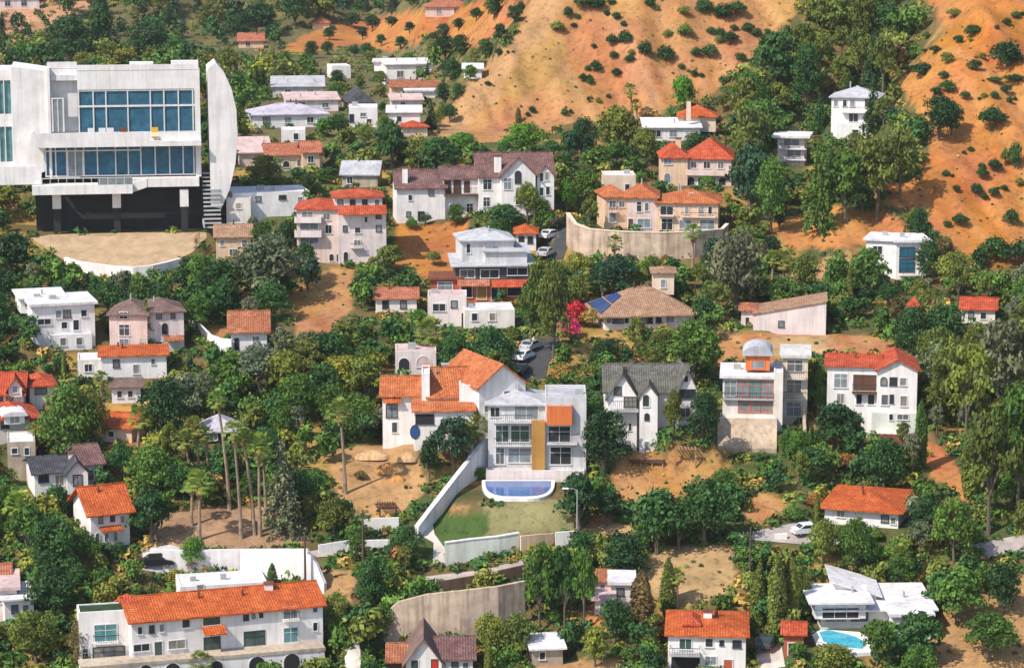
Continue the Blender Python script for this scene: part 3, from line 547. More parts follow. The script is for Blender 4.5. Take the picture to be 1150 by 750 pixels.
house('metal_roof_house', 'house with curved pale grey metal roofs above an orange-red base', 'the grey metal-roofed house',
 [V(519, 577, 270, 300, 8, 2.5, 8, 'lightgrey', roof=('hip', 'greyroof', 254), ground=False, w=[(524, 528, 274, 284), (545, 560, 276, 283)]), V(545, 592, 283, 300, 6, .8, 4, 'lightgrey', roof=('sb', 'greyroof', 276), ground=False),
  V(512, 596, 299, 316, 8, 0, 4, 'darkroof', roof=('sb', 'greyroof', 285), w=[(517, 533, 303, 312, 'g'), (540, 560, 303, 312, 'g'), (570, 592, 301, 309, 'g')], ov=.8),
  V(516, 595, 315, 340, 7, -1.4, 3, 'orangewall', roof=('flat', 'salmon', None), w=[(552, 559, 322, 337, 'd', 'dark'), (570, 593, 323, 332, 'o', 'dark'), (518, 530, 320, 334, 'o', 'dark'), (536, 546, 322, 336, 'd', 'ochre')], awn=[(514, 550, 314, 321, 1.0, 'salmon'), (552, 596, 314, 322, 1.3, 'orangered')]),
  V(484, 517, 314, 332, 6, -.8, 0, 'redwall', roof=('slab', 'salmon', None), w=[(492, 508, 317, 328, 'g')])], anchor_px=(552, 338))
house('orange_top_house', 'small white house with a flat orange roof close to the upper street', 'the small orange-topped house', [V(579, 602, 262, 281, 6, 0, 0, roof=('hip', 'orange', 252), w=[(583, 588, 266, 273), (593, 598, 266, 273)])], mark=False)
house('terrace_house', 'pale pink house with a flat white roof terrace', 'the pale roof-terrace house',
 [V(522, 578, 348, 368, 7, 0, 4, 'warmwhite', roof=('flat', 'whiteroof', None), w=[(530, 536, 352, 360), (550, 556, 352, 360)]), V(480, 524, 332, 366, 6, 3, 0, 'pinkwhite', roof=('flat', 'pinkroof', None), w=[(486, 500, 341, 349, 'g', 'dark'), (507, 513, 338, 345), (519, 523, 352, 366, 'd', 'dark')])])
house('shed_house', 'small white house with faded pink roof half buried in shrubs', 'the small faded pink roof', [V(422, 468, 335, 350, 6, 0, 0, 'warmwhite', roof=('gx', 'salmon', 324), w=[(430, 436, 338, 346), (450, 456, 338, 346)])], mark=False)
house('arch_house', 'pink flat-roofed house with a dark blue arched entry', 'the pink arched house', [V(444, 490, 394, 420, 6, 0, 0, 'pinkwhite', roof=('flat', 'pinkroof', None), w=[(448, 460, 402, 416, 'a', 'dark'), (468, 484, 400, 412, 'a', 'pinkroof')])], mark=False)
house('slate_house', 'pink-fronted white house with grey hip roof behind a dark spire tree', 'the pink-fronted grey-roofed house',
 [V(124, 166, 353, 395, 8, 0, -8, 'pink', roof=('hip', 'brownroof', 335), w=[(136, 144, 350, 357), (135, 146, 364, 376, 'w', 'darkroof'), (135, 145, 380, 391, 'g')]),
  V(160, 207, 351, 392, 8, .8, 6, 'pinkwhite', roof=('hip', 'brownroof', 334), w=[(177, 182, 350, 358), (193, 197, 351, 358), (183, 188, 364, 375, 'a', 'dark'), (174, 182, 384, 390, 'g')], awn=[(184, 206, 377, 383, 1.2, 'terracotta')])])
house('white_terrace_house', 'white flat-roofed house with stepped roofs and a row of dark windows', 'the white stepped house',
 [V(38, 107, 343, 378, 9, 0, 8, roof=('slab', 'whiteroof', None), w=[(64, 70, 349, 357), (73, 80, 349, 357), (70, 76, 362, 369), (83, 89, 360, 371, 'd', 'dark'), (92, 98, 349, 356), (44, 58, 358, 364, 'g', 'dark')]),
  V(25, 74, 334, 350, 6, 5, 8, roof=('sb', 'whiteroof', 323), w=[(30, 36, 337, 343)], ground=False), V(58, 103, 376, 393, 7, -1.5, 6, w=[(68, 74, 380, 388), (86, 92, 380, 388)])])
house('coped_house', 'long low white house edged with an orange tile coping', 'the long orange-edged white house', [V(114, 187, 400, 424, 8, 0, 0, roof=('gx', 'orange', 393), w=[(128, 134, 404, 412), (150, 156, 410, 420), (170, 174, 404, 410)]), V(88, 116, 403, 422, 6, 1, 0, 'warmwhite', w=[(96, 104, 408, 416)])])
house('small_white_house', 'little white house with faded brown roof below the orange coping', 'the little white house', [V(126, 158, 435, 452, 6, 0, 0, roof=('gx', 'brownroof', 426), w=[(132, 137, 439, 446), (144, 149, 439, 446)])], mark=False)
house('red_gable_house', 'white house with steep red-orange gable beside its white dormer', 'the steep red gable', [V(-6, 26, 442, 455, 7, 0, -6, roof=('gx', 'orangered', 419), w=[(8, 14, 444, 450), (-2, 3, 444, 450)]), V(10, 25, 436, 446, 4, -.8, 0, roof=('gy', 'orangered', 425), w=[(15, 20, 434, 441)], ground=False)])
house('red_hip_house', 'cream house with a square red-orange hip roof', 'the square red hip roof', [V(34, 62, 433, 445, 7, 0, 6, 'warmwhite', roof=('hip', 'orangered', 420), w=[(40, 52, 436, 442, 'g')])], mark=False)
house('low_red_house', 'low house with a broad red-orange roof and white arched dormer', 'the broad red roof', [V(-10, 44, 470, 484, 9, 0, 8, 'warmwhite', roof=('hip', 'orangered', 451), w=[(2, 10, 473, 480), (34, 40, 472, 480)]), V(6, 28, 467, 476, 4, -1, 6, roof=('vault', 'whiteroof', 462), w=[(12, 22, 467, 475, 'g')], ground=False)])
house('ochre_house', 'plain beige house with a flat roof under the broad red roof', 'the plain beige house', [V(9, 40, 496, 521, 7, 0, 0, 'beige', w=[(14, 20, 503, 509), (28, 33, 503, 511)])], mark=False)
house('cottage', 'white gabled cottage with a dark slate and brown roof', 'the white slate-roofed cottage',
 [V(40, 80, 530, 556, 8, 0, 8, roof=('gx', 'slate', 512), w=[(45, 55, 531, 540), (63, 72, 533, 545, 't'), (75, 78, 540, 554, 'd', 'dark')], chim=[(82, 509, .9, 3)]), V(76, 99, 531, 556, 6, -1.2, 4, roof=('gy', 'slate', 519), w=[(83, 92, 534, 545, 'w', 'paleglass')]), V(94, 116, 522, 548, 8, .8, 14, roof=('gx', 'maroon', 500), w=[(99, 104, 530, 538), (108, 113, 524, 531)])])
house('orange_cottage', 'white two-storey cottage with a skewed orange roof and small porch', 'the orange-roofed cottage', [V(103, 146, 574, 613, 8, 0, 16, roof=('gx', 'orange', 545), w=[(112, 116, 580, 587), (124, 130, 578, 586), (108, 112, 598, 608, 'a'), (118, 122, 598, 608, 'a'), (128, 132, 597, 607, 'a'), (136, 140, 580, 587)], awn=[(112, 136, 590, 596, 1.3)], ov=.7)])
house('pale_house', 'white house of low stacked boxes with pinkish flat roofs', 'the low pinkish boxes', [V(-12, 20, 662, 698, 8, 0, 0, 'pinkwhite', roof=('slab', 'pinkroof', None), w=[(-2, 6, 668, 676), (10, 16, 668, 680)]), V(6, 38, 674, 700, 6, -1.5, 8, roof=('sb', 'whiteroof', 664), w=[(14, 20, 680, 688), (26, 32, 680, 688)]), V(-8, 12, 644, 664, 5, 6, 0, 'warmwhite', roof=('gx', 'salmon', 636), ground=False)])
house('hidden_house', 'small orange-roofed house swallowed by green trees', 'the tree-covered orange roof', [V(114, 148, 480, 496, 7, 0, -18, 'peach', roof=('gx', 'orange', 464), w=[(122, 128, 484, 490)])], mark=False)
house('lilac_house', 'small house with pale lilac hip roof among tall palms', 'the lilac roof', [V(228, 266, 484, 497, 6, 0, 0, 'dark', roof=('hip', 'lilacroof', 465), w=[(236, 244, 486, 494)])], mark=False)
house('terracotta_house', 'white house with a square terracotta roof and curved wall', 'the square terracotta roof', [V(260, 300, 371, 394, 7, 0, 0, roof=('gx', 'terracotta', 350), w=[(264, 268, 380, 392, 'd', 'dark'), (284, 291, 378, 385)], ov=.6)])
house('red_door_house', 'white gabled house with a red door and brown roof', 'the red-doored gable house',
 [V(456, 496, 744, 770, 8, -1, 0, roof=('gy', 'brownroof', 718), w=[(462, 470, 741, 750), (485, 491, 741, 760, 'd', 'reddoor')]), V(490, 531, 740, 768, 8, 0, 0, roof=('gx', 'maroon', 716), w=[(508, 514, 744, 752), (520, 526, 744, 752)]), V(437, 460, 742, 766, 7, 1, 0, 'darkwood', roof=('gx', 'terracotta', 723))])
house('corner_villa', 'white villa with a broad orange hip roof and deep balcony', 'the orange-hipped white villa',
 [V(750, 837, 714, 752, 10, 0, 0, roof=('hip', 'orange', 690), w=[(763, 776, 718, 729, 'g', 'greenglass'), (792, 800, 717, 726), (808, 812, 719, 724), (823, 831, 719, 726), (792, 804, 737, 746, 'g'), (813, 822, 740, 752, 'd', 'redwall'), (754, 786, 738, 752, 'o', 'dark')], bal=[(752, 786, 729, 736, 1.3, 'grey')], chim=[(794, 687, 1., 4)]),
  V(770, 783, 700, 712, 3, 2, 0, 'warmwhite', roof=('hip', 'orangered', 689), ground=False)])
house('orange_hip_house', 'house with a large bright orange hip roof among dense trees', 'the large orange hip roof', [V(926, 1008, 572, 590, 12, 0, -10, roof=('hip', 'orange', 548), w=[(990, 997, 578, 585), (1000, 1005, 580, 587), (940, 948, 574, 581)], ov=.8)])
house('white_roof_house', 'low modern house with broad folded white roofs above a turquoise pool', 'the folded white roofs',
 [V(936, 984, 670, 700, 7, 3, 6, roof=('sr', 'whiteroof', 648), ov=.6, ground=False), V(922, 1042, 684, 704, 9, 0, 10, roof=('sb', 'whiteroof', 664), w=[(928, 950, 688, 699, 'g'), (955, 975, 687, 698, 'g'), (1000, 1016, 682, 692, 'g')], ov=1.0), V(1002, 1044, 690, 716, 6, -2, 10, roof=('slab', 'whiteroof', None), w=[(1010, 1018, 697, 706)]), V(916, 972, 678, 696, 5, -1.4, 10, roof=('sb', 'whiteroof', 668), ground=False, ov=.9, w=[(924, 964, 684, 695, 'g', 'dark')])], anchor_px=(980, 705))
house('pink_cabin', 'small pinkish cabin with orange and white roofs under dark trees', 'the pinkish cabin', [V(668, 690, 652, 668, 5, 2, 0, 'cream', roof=('hip', 'terracotta', 645), w=[(674, 679, 656, 662)]), V(686, 710, 656, 672, 5, 0, 0, 'pinkwhite', roof=('slab', 'whiteroof', None), w=[(693, 700, 661, 668)]), V(668, 688, 674, 690, 5, -2, 0, 'pinkwhite', roof=('slab', 'pinkroof', None), w=[(674, 680, 678, 685)])])
house('shade_house', 'little house with a pale gable roof in the tree shade', 'the pale shaded gable', [V(598, 632, 728, 746, 6, 0, 10, 'beige', roof=('gx', 'whiteroof', 714), w=[(606, 612, 732, 740)])], mark=False)
house('garage', 'small red-roofed garage with white pillar beside the parked dark car', 'the red-roofed garage', [V(880, 902, 712, 745, 5, 0, 0, 'redwall', roof=('gx', 'orangered', 700), w=[(885, 895, 722, 738, 'd', 'dark')])], mark=False)
# far valley
house('valley_house', 'long grey flat-roofed house in the far valley', 'the grey flat roof', [V(306, 363, 98, 109, 9, 0, 0, 'lightgrey', roof=('sb', 'greyroof', 86), w=[(320, 327, 101, 106), (345, 352, 101, 106)])])
house('valley_house', 'pinkish low-roofed house in the far valley', 'the pinkish low roof', [V(322, 380, 113, 125, 9, 0, 4, 'pinkwhite', roof=('sb', 'pinkroof', 104), w=[(335, 342, 116, 121), (362, 369, 116, 121)])], mark=False)
house('valley_house', 'wide lilac-roofed white house in the far valley', 'the wide lilac roof', [V(283, 368, 129, 143, 10, 0, 6, roof=('hip', 'lilacroof', 116), w=[(296, 303, 132, 138), (320, 327, 132, 138), (345, 352, 132, 138)])])
house('valley_house', 'house with a steep dark slate pyramid roof in the far valley', 'the dark pyramid roof', [V(393, 419, 115, 124, 9, 0, 10, 'beige', roof=('hip', 'slate', 98), w=[(402, 407, 117, 122)])], mark=False)
house('valley_house', 'white cube house with one dark corner window in the far valley', 'the white cube house', [V(392, 424, 121, 143, 8, 0, 0, w=[(393, 397, 129, 137), (405, 411, 127, 131), (412, 417, 134, 139)])])
house('valley_house', 'largest white flat-roofed house in the far valley', 'the largest valley house', [V(434, 490, 73, 96, 10, 0, 8, roof=('sb', 'whiteroof', 66), w=[(446, 453, 80, 87), (468, 475, 79, 86)]), V(420, 452, 70, 80, 7, 8, 0, roof=('slab', 'whiteroof', None), ground=False)])
house('valley_house', 'small square white house beside grey roofs in the far valley', 'the small square white house', [V(373, 394, 74, 88, 7, 0, 10, w=[(379, 384, 79, 84)])], mark=False)
house('valley_house', 'low house with one flat orange roof and white porch in the far valley', 'the flat orange roof', [V(440, 494, 98, 108, 9, 0, 4, 'peach', roof=('gx', 'terracotta', 91), w=[(452, 458, 100, 105)]), V(457, 503, 103, 110, 4, -5, 4, roof=('slab', 'whiteroof', None))], mark=False)
house('valley_house', 'white house with a red tiled wing at the foot of the bare hill', 'the red-winged white house', [V(436, 472, 127, 144, 8, 0, 0, roof=('sb', 'whiteroof', 119), w=[(446, 451, 131, 137)]), V(452, 480, 143, 153, 6, -3, 8, 'cream', roof=('hip', 'orangered', 135))])
house('valley_house', 'cream house with long red tile roofs and an arched wing', 'the long red-roofed cream house', [V(300, 362, 174, 194, 8, 0, 6, 'cream', roof=('gx', 'salmon', 162), w=[(318, 325, 181, 188, 'a', 'dark'), (334, 341, 180, 187), (307, 312, 181, 188)]), V(340, 359, 171, 190, 5, -2, 6, 'peach', roof=('gx', 'salmon', 160), w=[(346, 352, 176, 183)]), V(270, 304, 172, 186, 6, 2, 6, 'pink', roof=('sb', 'pinkroof', 154))])
house('valley_house', 'small white box house above the long red roofs', 'the small white box', [V(316, 343, 146, 160, 6, 0, 0, w=[(330, 335, 150, 157)])], mark=False)
house('valley_house', 'house with a plain light grey gable roof among green trees', 'the light grey gable', [V(384, 424, 196, 210, 8, 0, -6, 'beige', roof=('gx', 'greyroof', 182), w=[(390, 396, 199, 206)])], mark=False)
house('valley_house', 'pinkish house with red roofs on the far ridge', 'the far pink house', [V(478, 530, 8, 19, 10, 0, 0, 'pink', roof=('hip', 'salmon', -3), w=[(490, 496, 10, 16), (510, 516, 10, 16)])], mark=False)
house('valley_house', 'distant pale pink house half out of view above the bare slope', 'the half-seen pink house', [V(-8, 44, -2, 10, 10, 0, 0, 'pinkwhite', roof=('hip', 'salmon', -14), w=[(6, 12, 1, 7), (24, 30, 1, 7)])], mark=False)
house('valley_house', 'tiny orange-roofed house on the wooded far ridge', 'the tiny orange roof', [V(351, 370, 26, 33, 8, 0, 0, 'peach', roof=('hip', 'terracotta', 19))], mark=False)

house('valley_house', 'small white house tucked against the foot of the bare ridge', 'the tucked white house', [V(521, 541, 78, 88, 7, 0, 0, roof=('sb', 'whiteroof', 72), w=[(528, 533, 80, 85)])], mark=False)
house('valley_house', 'low salmon-roofed house on the wooded slope over the wide lilac roof', 'the low salmon roof', [V(268, 296, 46, 54, 7, 0, 0, 'peach', roof=('gx', 'salmon', 38), w=[(276, 281, 48, 52)])], mark=False)
house('valley_house', 'white low house with pinkish roof over the red-winged white house', 'the pinkish mid roof', [V(440, 474, 113, 121, 6, 0, 4, 'pinkwhite', roof=('sb', 'pinkroof', 106), w=[(450, 455, 115, 119)])], mark=False)
# =================================================================== the large glass-fronted house on stilts
def glass_house():
    vols = [V(59, 227, 101, 201, 12, 0, 0, ground=False)]
    A = anchor(146, 258); fm = Frame(A); root = empty('glass_house', A['P'], -A['a'])
    tag(root, 'huge white modernist house with two blue glass storeys standing on stilts', 'house')
    X = fm.x; Z = lambda r, y=0.: fm.z(r, y)
    I = Matrix.Identity(4)
    def part(nm, mat, fn, parent=root):
        m = MB(); fn(m); return m.build(nm, MATS[mat], parent)
    # shell: back, side walls, floor slabs, roof
    bx = lambda m, x0, x1, r0, r1, y0, y1: m.box(X(x0), X(x1), y0, y1, Z(r1, y0), Z(r0, y0))
    part('wall', 'white', lambda m: (bx(m, 59, 92, 78, 152, 1.6, 2.0), bx(m, 92, 227, 80, 102, 0, .5), bx(m, 221, 227, 102, 200, -.05, .5), bx(m, 59, 62, 78, 200, 0, 14), bx(m, 224, 227, 86, 198, .5, 14), m.box(X(62), X(224), 13.5, 14, Z(200), Z(84)), bx(m, 59, 92, 152, 200, .5, .9)))
    part('roof', 'whiteroof', lambda m: m.box(X(62), X(224), .6, 13.4, Z(92), Z(86)))
    up = part('window', 'frame', lambda m: ([m.box(X(x)-.1, X(x)+.1, .12, .3, Z(151), Z(102)) for x in (93, 109, 123, 147, 172, 187, 203, 219)], m.box(X(92), X(221), .1, .28, Z(121.5), Z(119.5)), m.box(X(92), X(221), .1, .28, Z(151), Z(149)), m.box(X(92), X(221), .1, .28, Z(104), Z(101))))
    part('pane', 'blueglass', lambda m: m.box(X(92), X(221), .31, .36, Z(151), Z(102)), up)
    lo = part('window', 'frame', lambda m: ([m.box(X(x)-.1, X(x)+.1, .12, .3, Z(198), Z(161)) for x in (55, 66, 78, 88, 97, 112, 132, 146, 160, 176, 192, 207, 219)], m.box(X(54), X(160), .1, .28, Z(170), Z(168.6)), m.box(X(54), X(221), .1, .28, Z(198), Z(196.5)), m.box(X(54), X(221), .1, .28, Z(163), Z(161))))
    part('pane', 'blueglass', lambda m: m.box(X(54), X(221), .31, .36, Z(198), Z(161)), lo)
    for x0, x1, r0, r1 in ((79, 96, 170, 197), (64, 76, 112, 148)):
        d = part('door', 'frame', lambda m: (m.box(X(x0)-.12, X(x0)+.12, -.06, .09, Z(r1), Z(r0)), m.box(X(x1)-.12, X(x1)+.12, -.06, .09, Z(r1), Z(r0)), m.box(X((x0+x1)/2)-.08, X((x0+x1)/2)+.08, -.06, .09, Z(r1), Z(r0)), m.box(X(x0)-.12, X(x1)+.12, -.06, .09, Z(r0), Z(r0)+.2)))
        part('panel', 'paleglass', lambda m: m.box(X(x0), X(x1), .01, .07, Z(r1), Z(r0)), d)
    # balconies
    part('balcony', 'white', lambda m: (m.box(X(40), X(227), -2.4, -.1, Z(166, -2.4), Z(160, -2.4)), m.box(X(40), X(168), -2.4, -2.2, Z(160, -2.4), Z(150, -2.4)), m.box(X(168), X(227), -1.2, -1.0, Z(160, -1.2), Z(150.5, -1.2)), m.box(X(40), X(40)+.25, -2.2, 1, Z(160, -2.4), Z(150, -2.4))))
    part('balcony', 'white', lambda m: (m.box(X(40), X(150), -3.6, 0, Z(218, -3.6), Z(208, -3.6)), m.box(X(150), X(224), -1.8, 0, Z(211, -1.8), Z(201, -1.8)), m.prism([(X(150), Z(218, -3.6)), (X(166), Z(211, -1.8)), (X(166), Z(201, -1.8)), (X(150), Z(208, -3.6))], -1.9, -.01)))
    r = part('railing', 'frame', lambda m: ([m.box(X(x)-.04, X(x)+.04, -3.55, -3.45, Z(208, -3.6), Z(200, -3.6)) for x in range(42, 150, 9)], m.box(X(40), X(150), -3.56, -3.44, Z(200.5, -3.6), Z(199.7, -3.6))))
    part('pane', 'paleglass', lambda m: m.box(X(112), X(150), -3.52, -3.49, Z(208, -3.6), Z(201, -3.6)), r)
    # stilts, box behind coloured near-black for the shade below the house, stairs
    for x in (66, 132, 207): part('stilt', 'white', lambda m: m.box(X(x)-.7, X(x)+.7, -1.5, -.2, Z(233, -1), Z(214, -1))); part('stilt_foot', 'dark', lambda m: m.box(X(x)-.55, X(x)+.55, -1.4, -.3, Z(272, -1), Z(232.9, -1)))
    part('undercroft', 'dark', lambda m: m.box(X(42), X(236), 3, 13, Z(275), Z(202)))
    part('staircase', 'grey', lambda m: [m.box(X(228), X(247), 1-.55*i, 1.6-.55*i, Z(198+i*4.2), Z(196.5+i*4.2)) for i in range(14)] and m.box(X(227), X(228.5), -6.5, 1.5, Z(252), Z(247)))
    # side wing with teal windows
    part('wing', 'white', lambda m: m.prism([(X(20), Z(206)), (X(59), Z(190)), (X(59), Z(82)), (X(40), Z(79)), (X(20), Z(76))], 1.0, 12))
    part('wing', 'white', lambda m: (m.box(X(4), X(20), 2, 12, Z(206), Z(182)), m.box(X(4), X(20), 2.3, 12, Z(143), Z(129)), m.box(X(4), X(20), 2.3, 12, Z(92), Z(80)), m.box(X(4), X(5), 2.9, 12, Z(182), Z(92))))
    for r0, r1 in ((92, 129), (143, 182)):
        w = part('window', 'frame', lambda m: [m.box(X(x)-.08, X(x)+.08, 2.3, 2.5, Z(r1), Z(r0)) for x in (4.5, 11, 19)]); part('pane', 'tealglass', lambda m: m.box(X(4), X(20), 2.6, 2.7, Z(r1), Z(r0)), w)
    part('balcony', 'white', lambda m: (m.box(X(3), X(50), -2, .98, Z(206, -2), Z(197, -2)), m.box(X(3), X(50), -2, -1.8, Z(197, -2), Z(186, -2))))
    # the tall curved fin wall to the right
    part('fin_wall', 'white', lambda m: m.prism([(X(237), Z(232)), (X(248), Z(236)), (X(258), Z(214)), (X(265), Z(185)), (X(268), Z(155)), (X(267), Z(125)), (X(262), Z(102)), (X(254), Z(84)), (X(245), Z(73)), (X(236), Z(80))], -1.0, 8))
    part('parapet', 'white', lambda m: (m.box(X(92), X(226), -.05, .2, Z(81), Z(75)), m.box(X(59), X(92), 1.55, 1.75, Z(79), Z(72)), m.box(X(150), X(176), .3, 3, Z(82), Z(73)), m.box(X(196), X(226), .3, 3, Z(82), Z(72))))
    PADS.append((*(Matrix.Translation(Vector(A['P'])) @ Matrix.Rotation(-A['a'], 4, 'Z') @ Vector((0, 6.5, 0))).to_2d(), -A['a'], 20, 8, A['P'][2]-.3))
    CLEAR.append((2, 66, 270, 306, 262)); MARKS.append((0, 268, 72, 262, 'the huge glass house on stilts'))
    # deck chairs on the upper balcony
    def chair(x, mat, lbl, bk=0):
        c = empty('deck_chair', (0, 0, 0)); W = Matrix.Translation(Vector(A['P'])) @ Matrix.Rotation(-A['a'], 4, 'Z')
        c.location = W @ Vector((X(x), -1.6, Z(160, -2.4)+.01)); c.rotation_euler = (0, 0, -A['a']); tag(c, lbl, 'chair', 'deck chairs on the upper balcony')
        m = MB(); m.box(-.55, .55, -.5, .5, .55, .7); m.build('seat', MATS[mat], c); m = MB(); m.box(-.55, .55, .5, .62, .5, 2.1); m.build('backrest', MATS[mat], c)
        for sx in (-.5, .42):
            for sy in (-.48, .38): m = MB(); m.box(sx, sx+.08, sy, sy+.08, 0, .55); m.build('leg', MATS['frame'], c)
    for x, m, l in ((106, 'frame', 'white deck chair at one end of the row on the glass house balcony'), (118, 'frame', 'white deck chair second in the row on the glass house balcony'), (127, 'frame', 'white deck chair in the middle of the glass house balcony'), (142, 'salmon', 'pinkish deck chair on the glass house balcony'), (176, 'yellowpaint', 'yellow deck chair alone on the glass house balcony')): chair(x, m, l)
glass_house()
POOLZ = {}
def pool_pad(key, px, back_row, front_row, px_h, row_h, gap, hw):
    """a level plot for a pool in front of a house: its depth follows from how deep the pool looks"""
    x, y, z = ground(px_h, row_h); s_ = scale_at(x, y, z); a0, b0 = ray(px, back_row); a1, b1 = ray(px, front_row)
    yb = y-gap; zp = CAMZ+b0*yb; yf = (zp-CAMZ)/b1; POOLZ[key] = zp
    cx, cy = a0*(yb+yf)/2, (yb+yf)/2; PADS.append((cx, cy, -math.atan2(cx, cy), hw, (yb-yf)/2-.2, zp-.35))
pool_pad('blue', 580, 538, 563, 603, 523, 2.0, 6.8); pool_pad('teal', 945, 706, 733, 980, 705, 1.6, 4.8)
apply_pads()
# =================================================================== GROUND SHEET
TAN = (.43, .21, .084); TAN2 = (.44, .25, .115); ORA = (.45, .180, .056); PALE = (.45, .29, .145); BRN = (.36, .215, .13); SCRUB = (.38, .235, .075); GRN = (.075, .095, .03); LAWN = (.085, .14, .035); UNDER = (.17, .115, .048); VAL = (.15, .125, .055); ROSE = (.50, .26, .15)
ZONES = [   # outlines in photo pixels of what the ground is made of, and one sunlit strip
 (VAL, [(0, -40), (500, -40), (500, 190), (260, 190), (0, 90)]),
 (TAN, [(482, 160), (500, 130), (538, 86), (580, 40), (618, -60), (900, -60), (890, 20), (850, 60), (790, 110), (740, 128), (640, 140), (560, 160)]),
 (ORA, [(1010, -60), (1250, -60), (1250, 300), (1090, 300), (1040, 250), (1035, 200), (1045, 140), (1005, 95), (1060, 40)]),
  ((.44, .245, .115), [(480, 156), (536, 84), (590, 30), (610, -20), (640, -10), (612, 50), (560, 112), (512, 158)]), ((.40, .225, .078), [(566, 104), (592, 52), (640, 34), (622, 84), (588, 118)]),  # first outline: crest strip coloured paler for the sun falling on its side
 (ORA, [(310, 60), (350, 35), (430, 18), (560, 0), (600, 0), (560, 42), (500, 60), (480, 40), (440, 60), (400, 50), (330, 62)]),
 (ROSE, [(0, 0), (110, 0), (60, 40), (10, 75), (-60, 80), (-60, 0)]),
 (ORA, [(860, 250), (930, 232), (1000, 240), (1022, 262), (960, 282), (880, 280)]), (ORA, [(990, 205), (1035, 200), (1035, 235), (1000, 232)]),
 (TAN2, [(364, 505), (400, 496), (470, 500), (482, 545), (455, 578), (420, 582), (384, 566)]),
 (ORA, [(440, 250), (525, 250), (525, 300), (490, 318), (440, 300)]),
 (SCRUB, [(622, 350), (690, 365), (790, 372), (690, 415), (615, 430), (600, 440), (622, 395)]),
 (TAN, [(685, 505), (820, 502), (824, 530), (780, 560), (745, 572), (700, 560), (690, 585), (672, 600), (665, 585), (688, 560)]),
 (PALE, [(700, 640), (740, 618), (822, 612), (830, 640), (815, 665), (785, 680), (745, 668), (712, 668)]),
 (TAN, [(835, 562), (862, 550), (885, 570), (868, 590), (838, 592)]), (PALE, [(660, 590), (715, 585), (720, 602), (672, 606)]),
 (BRN, [(170, 585), (200, 571), (300, 568), (345, 590), (345, 617), (175, 618)]),
 (TAN, [(800, 372), (930, 374), (1000, 380), (1000, 400), (925, 398), (800, 412)]), (PALE, [(855, 378), (930, 378), (930, 397), (860, 398)]),
 (ORA, [(1035, 495), (1060, 498), (1098, 555), (1080, 566), (1045, 535)]),
 (TAN, [(325, 330), (365, 305), (395, 300), (395, 345), (375, 372), (330, 375)]), (TAN, [(218, 368), (262, 366), (250, 384), (230, 380)]),
 ((.07, .115, .03), [(486, 578), (562, 574), (566, 614), (490, 616)]), ((.25, .225, .105), [(540, 562), (640, 562), (645, 600), (545, 605)]), ((.34, .19, .085), [(503, 566), (530, 564), (520, 574), (504, 576)]),
 (LAWN, [(360, 622), (430, 618), (430, 650), (365, 650)]), (LAWN, [(270, 738), (345, 738), (345, 770), (270, 770)]),
 (SCRUB, [(60, 560), (120, 556), (100, 600), (140, 640), (80, 668), (30, 640)]), (LAWN, [(-20, 545), (40, 540), (30, 575), (-20, 580)]),
 (TAN2, [(1050, 690), (1160, 640), (1180, 780), (1050, 770)]), (TAN2, [(600, 740), (700, 735), (700, 780), (600, 780)]), (TAN2, [(880, 300), (965, 283), (965, 300), (900, 320)]),
 (ORA, [(60, 440), (150, 462), (170, 500), (140, 500), (90, 470)]), (TAN2, [(360, 640), (395, 640), (400, 690), (370, 700)]), (ORA, [(655, 680), (685, 668), (690, 700), (665, 715)]),
]
def inpoly(x, y, poly):
    r = np.zeros(np.shape(x), bool); n = len(poly)
    for i in range(n):
        (x0, y0), (x1, y1) = poly[i], poly[(i+1) % n]
        if y0 == y1: continue
        r ^= ((y0 > y) != (y1 > y)) & (x < (x1-x0)*(y-y0)/(y1-y0)+x0)
    return r
BARE = [z[1] for z in ZONES if z[0] in (TAN, TAN2, ORA, BRN, PALE)]
